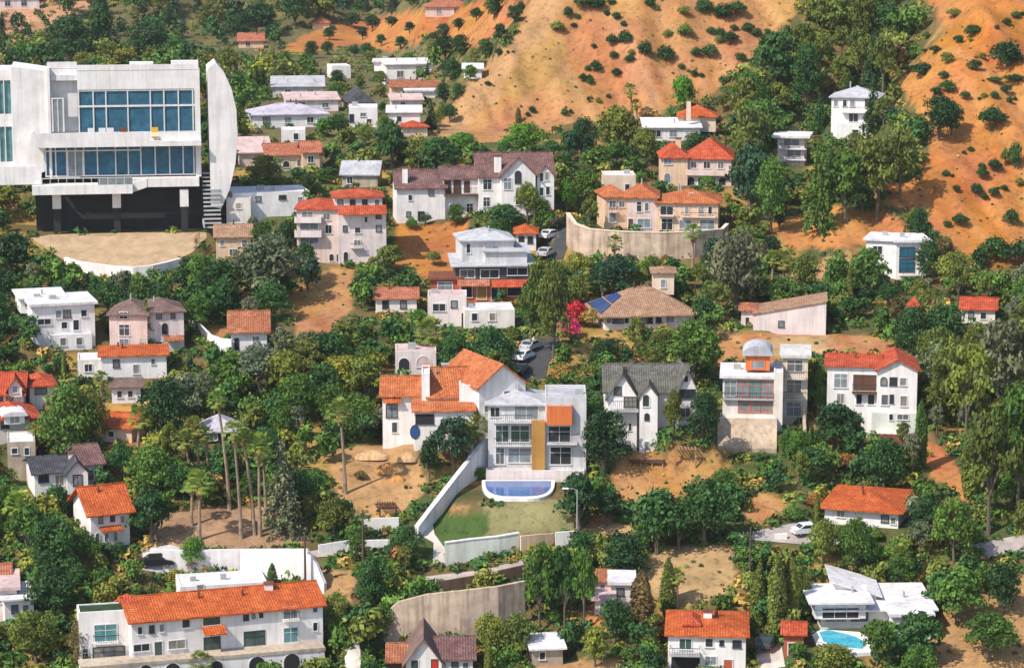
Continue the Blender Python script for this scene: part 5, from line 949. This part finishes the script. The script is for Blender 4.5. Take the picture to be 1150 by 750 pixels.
HAND = [('shrub', 405, 538, 16, 12, 'brown'),    # kind, px, base row, width, height, palette
 ('broad', 678, 534, 66, 78, 'dark'), ('hedge', 757, 492, 24, 56, 'olive'), ('broad', 789, 505, 40, 66, 'dark'), ('broad', 778, 432, 76, 74, 'mid'), ('broad', 650, 594, 58, 66, 'dark'), ('broad', 682, 590, 40, 42, 'dark'), ('broad', 738, 622, 66, 76, 'deep'), ('broad', 790, 612, 74, 78, 'deep'), ('broad', 762, 618, 46, 56, 'deep'), ('broad', 700, 652, 62, 56, 'dark'), ('broad', 812, 566, 40, 42, 'mid'),
 ('airy', 606, 712, 46, 106, 'mid'), ('airy', 634, 718, 48, 112, 'deep'), ('airy', 656, 712, 40, 104, 'mid'), ('broad', 580, 742, 50, 56, 'olive'), ('broad', 551, 742, 44, 58, 'yellow'), ('broad', 690, 722, 44, 52, 'deep'), ('broad', 668, 748, 40, 48, 'yellow'),
 ('cypress', 851, 712, 20, 82, 'olive'), ('cypress', 872, 712, 22, 92, 'olive'), ('cypress', 889, 700, 15, 74, 'olive'), ('cypress', 1033, 528, 15, 82, 'mid'), ('cypress', 1090, 560, 22, 80, 'olive'), ('cypress', 720, 700, 26, 62, 'brown'), ('cypress', 750, 690, 18, 66, 'olive'), ('cypress', 306, 664, 12, 34, 'mid'), ('shrub', 232, 657, 22, 12, 'yellow'), ('shrub', 252, 660, 20, 12, 'olive'), ('shrub', 272, 661, 22, 13, 'yellow'), ('shrub', 290, 663, 20, 15, 'mid'), ('shrub', 200, 655, 26, 20, 'yellow'), ('shrub', 320, 664, 16, 14, 'olive'), ('cypress', 678, 468, 8, 64, 'dark'),
 ('broad', 938, 506, 62, 56, 'dark'), ('broad', 958, 504, 34, 46, 'deep'), ('broad', 918, 470, 26, 70, 'mid'), ('broad', 898, 520, 34, 40, 'mid'), ('broad', 884, 512, 22, 32, 'mid'),
 ('broad', 826, 350, 74, 92, 'grey'), ('airy', 806, 330, 48, 68, 'teal'), ('broad', 690, 338, 66, 52, 'teal'), ('broad', 622, 402, 46, 108, 'olive'), ('broad', 604, 360, 34, 70, 'olive'), ('airy', 596, 396, 36, 84, 'mid'), ('broad', 640, 348, 40, 40, 'olive'), ('broad', 648, 318, 36, 36, 'yellow'),
 ('shrub', 648, 367, 30, 32, 'red'), ('shrub', 640, 380, 26, 28, 'pinkf'), ('shrub', 652, 352, 18, 18, 'red'), ('shrub', 664, 368, 30, 24, 'gold'), ('shrub', 632, 432, 24, 26, 'gold'), ('shrub', 648, 434, 22, 18, 'gold'), ('shrub', 700, 404, 26, 18, 'rust'), ('shrub', 735, 398, 30, 18, 'rust'), ('shrub', 672, 402, 22, 24, 'olive'), ('shrub', 668, 426, 22, 22, 'olive'),
 ('broad', 512, 424, 48, 50, 'deep'), ('broad', 550, 426, 52, 60, 'deep'), ('airy', 508, 536, 54, 74, 'teal'), ('broad', 482, 540, 26, 52, 'dark'), ('broad', 522, 520, 36, 50, 'olive'), ('shrub', 540, 520, 18, 26, 'yellow'), ('shrub', 538, 538, 20, 16, 'bright'),
 ('conifer', 318, 598, 54, 112, 'grey'), ('broad', 76, 522, 72, 92, 'mid'), ('broad', 104, 500, 44, 60, 'olive'), ('broad', 45, 510, 34, 40, 'olive'), ('conifer', 165, 396, 26, 66, 'olive'), ('broad', 186, 500, 66, 76, 'dark'), ('broad', 208, 474, 54, 56, 'grey'), ('broad', 170, 610, 56, 62, 'dark'), ('broad', 292, 442, 64, 58, 'grey'), ('broad', 300, 345, 84, 82, 'grey'), ('broad', 345, 326, 42, 40, 'teal'), ('broad', 305, 400-40, 50, 44, 'deep'), ('broad', 250, 345, 60, 54, 'deep'), ('broad', 222, 372, 40, 44, 'mid'),
 ('broad', 300, 212, 48, 40, 'olive'), ('broad', 408, 342, 32, 36, 'dark'), ('broad', 437, 306, 36, 32, 'olive'), ('shrub', 487, 298, 18, 18, 'olive'), ('shrub', 478, 252, 14, 14, 'deep'), ('broad', 512, 254, 24, 26, 'mid'), ('shrub', 462, 258, 14, 16, 'mid'), ('broad', 592, 248, 34, 44, 'olive'), ('broad', 566, 256, 44, 28, 'deep'), ('broad', 610, 256, 26, 34, 'mid'),
 ('broad', 842, 250, 56, 90, 'teal'), ('broad', 866, 262, 46, 84, 'mid'), ('conifer', 920, 262, 46, 116, 'mid'), ('broad', 948, 250, 60, 84, 'mid'), ('airy', 985, 248, 70, 98, 'olive'), ('airy', 1010, 226, 54, 88, 'olive'), ('conifer', 978, 112, 34, 62, 'dark'), ('broad', 905, 120, 40, 70, 'deep'), ('broad', 1042, 320, 34, 52, 'deep'), ('broad', 1030, 300, 32, 66, 'dark'), ('broad', 975, 335, 50, 58, 'mid'), ('broad', 940, 345, 46, 60, 'mid'), ('broad', 905, 330, 38, 46, 'olive'), ('broad', 1055, 158, 42, 52, 'dark'), ('broad', 1068, 152, 30, 40, 'deep'), ('broad', 875, 258, 20, 32, 'dark'), ('broad', 968, 238, 34, 30, 'deep'),
 ('broad', 588, 172, 56, 34, 'bright'), ('broad', 655, 180, 34, 48, 'dark'), ('broad', 695, 176, 50, 58, 'olive'), ('broad', 690, 152, 22, 34, 'bright'), ('broad', 768, 128, 30, 44, 'bright'), ('broad', 640, 182, 26, 36, 'teal'), ('broad', 725, 185, 34, 42, 'olive'), ('broad', 620, 186, 36, 30, 'deep'), ('broad', 520, 172, 44, 24, 'bright'), ('broad', 660, 232, 36, 44, 'mid'), ('broad', 636, 240, 26, 40, 'bright'), ('cypress', 582, 138, 7, 18, 'brown'), ('broad', 440, 192, 48, 56, 'deep'), ('broad', 470, 190, 34, 36, 'olive'),
 ('broad', 60, 660, 70, 84, 'deep'), ('broad', 30, 620, 52, 56, 'mid'), ('broad', 92, 640, 44, 48, 'mid'), ('broad', 60, 700, 60, 66, 'deep'), ('broad', 40, 744, 66, 64, 'olive'), ('broad', 92, 752, 36, 58, 'brown'), ('broad', 380, 720, 40, 60, 'olive'), ('broad', 420, 690, 56, 70, 'deep'), ('broad', 400, 645-15, 26, 40, 'mid'), ('broad', 375, 604, 44, 48, 'olive'), ('broad', 455, 630, 44, 42, 'deep'), ('broad', 218, 640, 34, 40, 'bright'), ('shrub', 216, 636, 20, 12, 'rust'), ('broad', 430, 720, 32, 46, 'mid'), ('broad', 385, 600, 30, 42, 'deep'),
 ('airy', 1110, 600, 84, 150, 'olive'), ('airy', 1142, 590, 80, 160, 'mid'), ('airy', 1085, 505, 70, 130, 'olive'), ('airy', 1120, 480, 76, 130, 'grey'), ('airy', 1150, 470, 66, 120, 'olive'), ('broad', 1060, 400, 56, 60, 'deep'), ('airy', 1060, 470, 46, 96, 'olive'), ('broad', 1025, 404, 50, 60, 'deep'), ('airy', 1070, 640, 60, 84, 'mid'), ('broad', 1040, 606, 52, 54, 'dark'), ('broad', 1075, 700, 66, 66, 'mid'), ('broad', 1110, 742, 72, 58, 'mid'), ('broad', 1010, 660, 40, 46, 'mid'), ('broad', 1030, 745, 66, 62, 'deep'), ('broad', 985, 742, 40, 50, 'mid'), ('broad', 935, 755, 60, 34, 'olive'), ('broad', 960, 640, 46, 60, 'mid'), ('broad', 925, 632, 40, 52, 'olive'), ('broad', 1125, 690, 50, 60, 'dark'), ('broad', 900, 690, 30, 60, 'olive'),
 ('broad', 80, 74, 60, 56, 'dark'), ('conifer', 116, 72, 54, 84, 'dark'), ('broad', 165, 74, 56, 52, 'dark'), ('broad', 200, 76, 44, 36, 'deep'), ('conifer', 160, 70, 30, 40, 'teal'), ('broad', 50, 70, 40, 36, 'olive'), ('broad', 140, 76, 40, 22, 'yellow'), ('broad', 178, 78, 50, 26, 'olive'), ('broad', 210, 76, 36, 24, 'dark'), ('broad', 30, 78, 40, 30, 'mid'), ('broad', 95, 78, 36, 20, 'yellow')]
HAND += [('broad', 545, 66, 22, 24, 'deep'), ('broad', 562, 48, 20, 22, 'dark'), ('broad', 528, 92, 18, 20, 'mid'), ('broad', 514, 112, 18, 20, 'deep'), ('broad', 578, 26, 20, 20, 'dark'), ('broad', 497, 132, 16, 16, 'olive')]
HAND += [('broad', x, r, w, h, p) for x, r, w, h, p in ((370, 45, 17, 15, 'dark'), (395, 32, 22, 18, 'teal'), (407, 45, 16, 15, 'dark'), (418, 36, 22, 20, 'dark'), (428, 52, 16, 14, 'deep'), (368, 62, 18, 16, 'deep'), (398, 64, 16, 12, 'dark'), (450, 56, 18, 16, 'deep'), (488, 54, 20, 18, 'dark'), (498, 44, 20, 18, 'teal'), (515, 34, 16, 14, 'dark'), (460, 38, 16, 14, 'teal'), (440, 30, 18, 12, 'dark'), (535, 24, 16, 16, 'dark'), (555, 22, 26, 28, 'dark'), (500, 70, 30, 30, 'dark'), (517, 66, 24, 28, 'deep'), (486, 66, 22, 24, 'olive'), (508, 94, 28, 28, 'deep'), (497, 116, 20, 24, 'dark'), (376, 114, 22, 22, 'mid'), (378, 98, 20, 20, 'deep'), (427, 112, 16, 18, 'olive'), (428, 97, 15, 18, 'olive'), (298, 112, 24, 16, 'mid'), (274, 128, 26, 22, 'deep'), (380, 152, 28, 24, 'deep'), (364, 154, 30, 22, 'bright'), (410, 164, 24, 24, 'olive'), (404, 100, 16, 18, 'olive'), (345, 80, 24, 20, 'deep'), (320, 78, 24, 22, 'mid'), (290, 90, 26, 24, 'olive'), (412, 66, 20, 18, 'deep'), (350, 66, 20, 20, 'dark'), (505, 138, 20, 22, 'deep'), (432, 152, 22, 22, 'mid'), (490, 142, 18, 18, 'olive'), (430, 128, 12, 14, 'deep'))]
for t in HAND: plant(*t)
SHA = [(692, 22, 11, 10), (687, 52, 15, 15), (702, 48, 18, 16), (723.6, 62, 18, 18), (748, 69, 22, 20), (769, 41, 20, 16), (791, 15, 22, 18), (808, 44, 16, 14), (797, 66, 20, 18), (689, 66, 11, 10), (707, 70, 13, 10), (669, 81, 15, 15), (692, 86, 13, 11), (655, 92, 11, 11), (663, 95, 9, 9), (667, 55, 7, 7), (672, 116, 8, 8), (661, 115, 5, 8), (683, 110, 6, 6), (626, 36, 17, 14), (638, 20, 12, 14), (655, 9, 24, 14), (672, 8, 20, 12), (598, 127, 9, 9), (585, 16, 12, 16), (634, 130, 9, 10), (730, 8, 14, 12), (812, 20, 26, 18), (828, 18, 22, 18), (820, 50, 20, 16), (840, 36, 16, 12), (765, 78, 9, 8), (700, 30, 8, 8), (560, 64, 10, 12), (832, 68, 14, 10), (548, 96, 9, 6), (850, 42, 14, 12), (780, 86, 10, 9)]
SHB = [(1114, 146, 34, 28), (1130, 76, 38, 34), (1064, 104, 20, 16), (1064, 71, 17, 14), (1084, 112, 13, 11), (1060, 89, 14, 11), (1034, 86, 26, 18), (1090, 78, 12, 11), (1117, 111, 11, 10), (1134, 116, 9, 9), (1105, 110, 9, 7), (1130, 106, 14, 13), (1140, 92, 28, 10), (1131, 29, 11, 10), (1093, 40, 22, 14), (1117, 193, 17, 16), (1103, 202, 15, 16), (1097, 218, 15, 14), (1116, 222, 14, 13), (1074, 216, 10, 10), (1078, 254, 20, 16), (1136, 252, 20, 20), (1139, 190, 16, 34), (1072, 20, 20, 12), (1050, 60, 16, 10), (1141, 21, 12, 10), (1076, 48, 13, 10), (1104, 66, 10, 8), (1128, 214, 10, 8), (1062, 198, 10, 9), (1090, 170, 9, 7), (1145, 210, 12, 12), (1118, 292, 40, 30), (1146, 300, 40, 34), (1100, 300, 24, 24)]
SLOPE = {}
for hillname, L in (('middle bare tan hill', SHA), ('bare orange slope', SHB)):
    L = L+[(x+random.uniform(.5, 1.1)*w*random.choice([-1, 1]), y+random.uniform(-5, 4), w*q, h*q) for x, y, w, h in L if random.random() < .6 for q in [random.uniform(.4, .75)]]
    for x, y, w, h in L: e = plant('shrub', x, y, w, h, random.choice(['dark', 'dark', 'deep', 'olive'])); SLOPE[e.name] = hillname

# ------------------------------------------------------------------ the rest of the wooded hillside
REG = [   # outline, kinds with weights, size range in metres; first that fits
 ([(-60, -60), (500, -60), (500, 60), (-60, 60)], [('broad', 'dark', 4), ('broad', 'deep', 4), ('broad', 'olive', 2), ('conifer', 'teal', 1)], (8, 13)),
 ([(250, 40), (520, 40), (520, 215), (250, 215)], [('broad', 'deep', 4), ('broad', 'olive', 4), ('broad', 'mid', 3), ('broad', 'yellow', 1), ('conifer', 'dark', 1)], (5, 9)),
 ([(500, -60), (1010, -60), (1010, 140), (840, 140), (830, 60), (500, 40)], [('broad', 'olive', 4), ('airy', 'olive', 3), ('broad', 'deep', 4), ('broad', 'brown', 1), ('conifer', 'dark', 1)], (7, 12)),
 ([(820, 100), (1060, 100), (1060, 260), (820, 260)], [('airy', 'olive', 3), ('broad', 'mid', 4), ('conifer', 'deep', 1), ('broad', 'teal', 2)], (8, 13)),
 ([(1000, 260), (1200, 260), (1200, 640), (1020, 640)], [('airy', 'grey', 2), ('airy', 'olive', 4), ('broad', 'mid', 3), ('broad', 'olive', 3), ('airy', 'brown', 1)], (5, 10)),
 ([(200, 380), (450, 380), (450, 520), (200, 520)], [('broad', 'olive', 4), ('broad', 'yellow', 1), ('broad', 'mid', 5), ('broad', 'deep', 4), ('airy', 'grey', 1)], (5, 8)),
 ([(-60, 540), (170, 540), (170, 800), (-60, 800)], [('broad', 'deep', 5), ('broad', 'mid', 4), ('broad', 'yellow', 2), ('shrub', 'olive', 2)], (3.5, 7)),
 ([(-60, 240), (330, 240), (330, 420), (-60, 420)], [('broad', 'deep', 5), ('broad', 'mid', 4), ('broad', 'dark', 3), ('airy', 'grey', 1)], (4.5, 8)),
 ([(-100, -100), (1300, -100), (1300, 900), (-100, 900)], [('broad', 'mid', 6), ('broad', 'deep', 6), ('broad', 'olive', 3), ('broad', 'yellow', 1), ('broad', 'dark', 2), ('shrub', 'mid', 3), ('airy', 'olive', 2), ('shrub', 'rust', .4), ('cypress', 'olive', .3)], (3, 7)),
]
POOLS = [[(528, 536), (628, 536), (628, 566), (528, 566)], [(910, 700), (985, 700), (985, 740), (910, 740)]]
NOGO = BARE+KEEP+POOLS+[[(804, 468), (874, 468), (874, 512), (804, 512)], [(486, 575), (562, 570), (645, 560), (645, 600), (560, 612), (490, 614)], [(545, 520), (655, 520), (655, 542), (545, 542)], [(440, 590), (500, 575), (560, 480), (575, 480), (530, 560), (500, 600), (500, 640), (460, 620)]]
BBOX = {}
def one_in(x, y, polys):
    for p in polys:
        k = id(p)
        if k not in BBOX: BBOX[k] = (min(q[0] for q in p), max(q[0] for q in p), min(q[1] for q in p), max(q[1] for q in p), p)
        b = BBOX[k]
        if x < b[0] or x > b[1] or y < b[2] or y > b[3]: continue
        r = False; x0, y0 = p[-1]
        for x1, y1 in p:
            if (y0 > y) != (y1 > y) and x < (x1-x0)*(y-y0)/(y1-y0)+x0: r = not r
            x0, y0 = x1, y1
        if r: return True
    return False
CLEAR.append((628, 336, 664, 382, 366))
def free(px, row, w, h, frac=.16):
    for a, b in ((0, 0), (0, -.5), (-.34, -.45), (.34, -.45), (0, -.85)):
        if one_in(px+a*w, row+b*h, NOGO): return False
    x0, x1, y0, y1 = px-w*.46, px+w*.46, row-h*.97, row
    for (a, b, c, d, ar) in CLEAR:
        if row > ar-1 and x0 < c and x1 > a and y0 < d-frac*(d-b) and y1 > b: return False
    return True
def in_house(p, m=.3):
    for (cx, cy, rz, hw, hd, z) in PADS:
        c, s_ = math.cos(-rz), math.sin(-rz); dx, dy = p.x-cx, p.y-cy
        if abs(dx*c-dy*s_) < hw+m and abs(dx*s_+dy*c) < hd+m: return True
    return False
NOCC = [(t[6].x, t[6].y, t[7]) for t in TREES]
count = dict(broad=sum(t[4] in ('broad', 'hedge') for t in TREES), airy=sum(t[4] == 'airy' for t in TREES), shrub=sum(t[4] == 'shrub' for t in TREES), conifer=0, cypress=0)
LIM = dict(broad=299, airy=190, shrub=290, conifer=80, cypress=40)
def scatter(n, sz=1., force=None, gap=.30):
    for _ in range(n):
        px, row = random.uniform(-40, 1190), random.uniform(-25, 800)
        for poly, kinds, (a, b) in REG:
            if one_in(px, row, (poly,)): break
        kind, pal, _w = random.choices(kinds, [k[2] for k in kinds])[0]
        if force: kind = force; pal = pal if force != 'shrub' else random.choice([pal, pal, pal, 'olive', 'yellow', 'rust' if random.random() < .3 else 'mid'])
        if count[kind] >= LIM[kind]: continue
        if one_in(px, row, NOGO): continue
        p = hill(px, row); s_ = scale_at(*p); h = random.uniform(a, b)*sz; w = h*random.uniform(.75, 1.1)
        if kind == 'airy': w = h*random.uniform(.55, .8)
        if kind == 'conifer': w = h*.45
        if kind == 'cypress': w = h*.16
        if kind == 'shrub': h = random.uniform(1.3, 2.6); w = h*random.uniform(1., 1.5)
        if not free(px, row, w*s_, h*s_, random.uniform(.08, .27)) or in_house(p, .2+w*.15): continue
        if any((p.x-x)**2+(p.y-y)**2 < (gap*(w+q))**2 for x, y, q in NOCC): continue
        plant(kind, px, row, w*s_, h*s_, pal, P=p); NOCC.append((p.x, p.y, w)); count[kind] += 1
scatter(5000, 1., gap=.25); scatter(4000, .62, gap=.23); scatter(5000, .5, 'shrub', gap=.22)
print('TREES', count, len(TREES))

# ------------------------------------------------------------------ the mass of further crowns that close the wood
def stuff_mesh(name, parts, cols):
    me = leaf_mesh(name, parts); cc = np.concatenate(cols); a = me.color_attributes.new('hue', 'FLOAT_COLOR', 'POINT'); a.data.foreach_set('color', np.concatenate([cc, np.ones((len(cc), 1))], 1).astype(np.float32).ravel())
    m, nt, b = nodes_of(name, .7, .2); at = N(nt, 'ShaderNodeVertexColor', layer_name='hue'); ti = N(nt, 'ShaderNodeAttribute', attribute_name='tint'); g = N(nt, 'ShaderNodeMath', operation='MULTIPLY_ADD'); nt.links.new(ti.outputs['Fac'], g.inputs[0]); g.inputs[1].default_value = .8; g.inputs[2].default_value = .6
    vm = N(nt, 'ShaderNodeVectorMath', operation='SCALE'); nt.links.new(at.outputs[0], vm.inputs[0]); nt.links.new(g.outputs[0], vm.inputs['Scale']); nt.links.new(vm.outputs[0], b.inputs['Base Color'])
    me.materials.clear(); me.materials.append(m); o = link(bpy.data.objects.new(name, me)); tag(o, kind='stuff')
def woodland():
    parts = []; cols = []; made = 0
    for _ in range(30000):
        px, row = random.uniform(-60, 1210), random.uniform(-25, 800)
        far = row < 130
        if one_in(px, row, NOGO): continue
        p = hill(px, row); s_ = scale_at(*p); h = random.uniform(2.5, 5.5) if not far else random.uniform(4, 9.5); w = h*random.uniform(.8, 1.15)
        if not free(px, row, w*s_, h*s_, random.uniform(.05, .24)) or in_house(p, .3+w*.1): continue
        if any((p.x-x)**2+(p.y-y)**2 < (.21*(w+q))**2 for x, y, q in NOCC): continue
        NOCC.append((p.x, p.y, w)); made += 1
        for poly, kinds, _r in REG:
            if one_in(px, row, (poly,)): break
        pal = random.choices(kinds, [k[2] for k in kinds])[0][1]; base = np.array(PALS[pal])*random.uniform(.75, 1.2)
        n = 420 if not far else 260; nl = 7; lob = [(random.uniform(-.28, .28), random.uniform(-.28, .28), random.uniform(.25, .78), random.uniform(.16, .26), random.uniform(.14, .26), random.uniform(.2, .8)) for _i in range(nl)]+[(0, 0, .45, .3, .4, .4)]
        z = random.choice([.055, .07, .09]); v, t = blob(lob, int(n*(.072/z)**1.7), z, shell=.5); v = v*np.array([w, w, h])+np.array([p.x, p.y, p.z-.1]); parts.append((v, t)); cols.append(np.tile(base, (len(v), 1)))
        if made >= 1350: break
    stuff_mesh('woodland', parts, cols); print('WOOD', made)

# ------------------------------------------------------------------ undergrowth and dry scrub nobody could count
def cover(name, n, test, size, pals, seed):
    parts = []; made = 0
    cols = []
    for _ in range(n):
        px, row = random.uniform(-60, 1210), random.uniform(-20, 810)
        if not test(px, row): continue
        p = hill(px, row)
        if in_house(p, -.2): continue
        s_ = scale_at(*p); h = random.uniform(*size); m = 34
        d = sphere_dirs(m); d[:, 2] = np.abs(d[:, 2]); c = np.array(p)+d*np.array([h*.75, h*.75, h*.7])*(.6+.4*rng.random((m, 1)))
        nr = d+rng.normal(size=(m, 3))*.6; nr /= np.linalg.norm(nr, axis=1, keepdims=True); v, t = leaves(c, nr, max(.16, h*.22), rng.uniform(.1, .9)+rng.normal(size=m)*.12); parts.append((v, t)); made += 1
        cols.append(np.tile(np.array(PALS[random.choice(pals)])*random.uniform(.75, 1.25), (len(v), 1)))
    stuff_mesh(name, parts, cols)
woodland()
KP = KEEP+POOLS
SCRUBZ = [z[1] for z in ZONES if z[0] in (TAN, ORA, TAN2, PALE) ][:]
DRYP = [z[1] for z in ZONES if z[0] is SCRUB]+[ZONES[8][1]]
cover('undergrowth', 13000, lambda x, y: not one_in(x, y, NOGO), (.5, 1.9), ['mid', 'deep', 'olive', 'yellow', 'deep', 'mid', 'mid', 'gold', 'olive', 'deep', 'dark', 'deep', 'mid', 'olive'], 1)
cover('dry_scrub', 13000, lambda x, y: (one_in(x, y, SCRUBZ) and random.random() < .16 and not one_in(x, y, KP)) or (one_in(x, y, DRYP) and random.random() < .5), (.18, .5), ['gold', 'rust', 'olive', 'gold', 'brown', 'dark', 'mid'], 2)

# ------------------------------------------------------------------ what sets every plant apart
ORD = ['nearest', 'second nearest', 'third nearest', 'fourth nearest', 'fifth nearest', 'sixth nearest', 'seventh nearest', 'eighth nearest', 'ninth nearest', 'tenth nearest', 'eleventh nearest', 'twelfth nearest', 'thirteenth nearest', 'fourteenth nearest', 'fifteenth nearest', 'sixteenth nearest', 'seventeenth nearest', 'eighteenth nearest', 'nineteenth nearest', 'twentieth nearest']
PLC = ['topmost', 'second', 'third', 'fourth', 'fifth', 'sixth', 'seventh', 'eighth', 'ninth', 'tenth', 'eleventh', 'twelfth', 'thirteenth', 'fourteenth', 'fifteenth', 'sixteenth', 'seventeenth', 'eighteenth', 'nineteenth', 'twentieth', 'twenty-first', 'twenty-second', 'twenty-third', 'twenty-fourth', 'twenty-fifth', 'twenty-sixth', 'twenty-seventh', 'twenty-eighth', 'twenty-ninth', 'thirtieth']+[f'thirty-{q}' for q in ('first', 'second', 'third', 'fourth', 'fifth', 'sixth', 'seventh', 'eighth', 'ninth')]+['fortieth']+[f'forty-{q}' for q in ('first', 'second', 'third', 'fourth', 'fifth', 'sixth', 'seventh', 'eighth', 'ninth')]
by = {}
for (px, row, h, cn, kind, e, p, w) in TREES:
    nm = KNAME[kind]; e['group'] = {'tree': 'trees over the hillside', 'shrub': 'shrubs over the hillside', 'palm tree': 'fan palms over the hillside', 'conifer': 'conifers over the hillside', 'cypress': 'cypresses over the hillside'}[nm[2]]
    if e.name in SLOPE: by.setdefault((cn, nm[1], 'on the', SLOPE[e.name]), []).append((row, e)); continue
    best = None
    for (x0, x1, y0, y1, short) in MARKS:
        ddx = max(x0-px, 0, px-x1); ddy = max(y0-row, 0, row-y1); q = math.hypot(ddx, ddy*1.3)+.15*math.hypot(px-(x0+x1)/2, row-y1)
        if best is None or q < best[0]: rel = 'left of' if px < x0 else 'right of' if px > x1 else 'below' if row > y1 else 'behind'; best = (q, rel, short)
    by.setdefault((cn, nm[1], best[1], best[2]), []).append((best[0], e))
for (cn, kn, rel, short), L in by.items():
    L.sort(key=lambda t: t[0])
    for i, (_, e) in enumerate(L):
        if len(L) == 1: e['label'] = f'{cn} {kn} {rel} {short}'
        elif rel == 'on the': e['label'] = f'{PLC[i]} {cn} {kn} from the top {rel} {short}' if i else f'topmost {cn} {kn} {rel} {short}'
        else: e['label'] = f'{ORD[min(i, 19)]} {cn} {kn} {rel} {short}'
# =================================================================== CAMERA, SKY, SUN
cam = bpy.data.cameras.new('camera'); co = link(bpy.data.objects.new('camera', cam)); co.location = (0, 0, CAMZ); co.rotation_euler = (math.radians(90)-PITCH, 0, 0)
cam.sensor_width = 36; cam.lens = 36*F/1150; cam.clip_start = 1; cam.clip_end = 6000; SC.camera = co
SUN_EL, SUN_AZ = math.radians(47), math.radians(-128)     # the sun stands behind the camera's left shoulder
sd = Vector((math.cos(SUN_EL)*math.sin(SUN_AZ), math.cos(SUN_EL)*math.cos(SUN_AZ), math.sin(SUN_EL)))
sl = bpy.data.lights.new('sun', 'SUN'); sl.energy = 4.3; sl.angle = math.radians(.5); sl.color = (1, .93, .82); so = link(bpy.data.objects.new('sun', sl)); so.rotation_euler = (-sd).to_track_quat('-Z', 'Y').to_euler(); so.location = (0, 0, 300)
w = bpy.data.worlds.new('World'); SC.world = w; w.use_nodes = True; nt = w.node_tree; bg = nt.nodes['Background']
sky = nt.nodes.new('ShaderNodeTexSky'); sky.sky_type = 'NISHITA'; sky.sun_disc = False; sky.sun_elevation = SUN_EL; sky.sun_rotation = SUN_AZ; nt.links.new(sky.outputs[0], bg.inputs[0]); bg.inputs[1].default_value = .15
vs = SC.view_settings; vs.view_transform = 'Standard'; vs.look = 'None'; vs.exposure = .44; vs.gamma = 1; vs.use_curve_mapping = False
SC.cycles.max_bounces = 5; SC.cycles.diffuse_bounces = 3; SC.cycles.glossy_bounces = 2; SC.cycles.transmission_bounces = 2

# thin scattering volume added to lift the dark tones
def lift_haze():
    mb = MB(); mb.box(-1150, 1150, -40, 2750, GH.min()-4, max(GH.max()+25, CAMZ+15)); m = bpy.data.materials.new('lift_haze'); m.use_nodes = True; nt = m.node_tree; nt.nodes.clear()
    o = nt.nodes.new('ShaderNodeOutputMaterial'); v = nt.nodes.new('ShaderNodeVolumePrincipled'); v.inputs['Color'].default_value = (.92, .93, .95, 1); v.inputs['Density'].default_value = .00006; v.inputs['Anisotropy'].default_value = .2
    nt.links.new(v.outputs[0], o.inputs['Volume']); tag(mb.build('lift_haze', m), kind='stuff')
lift_haze()
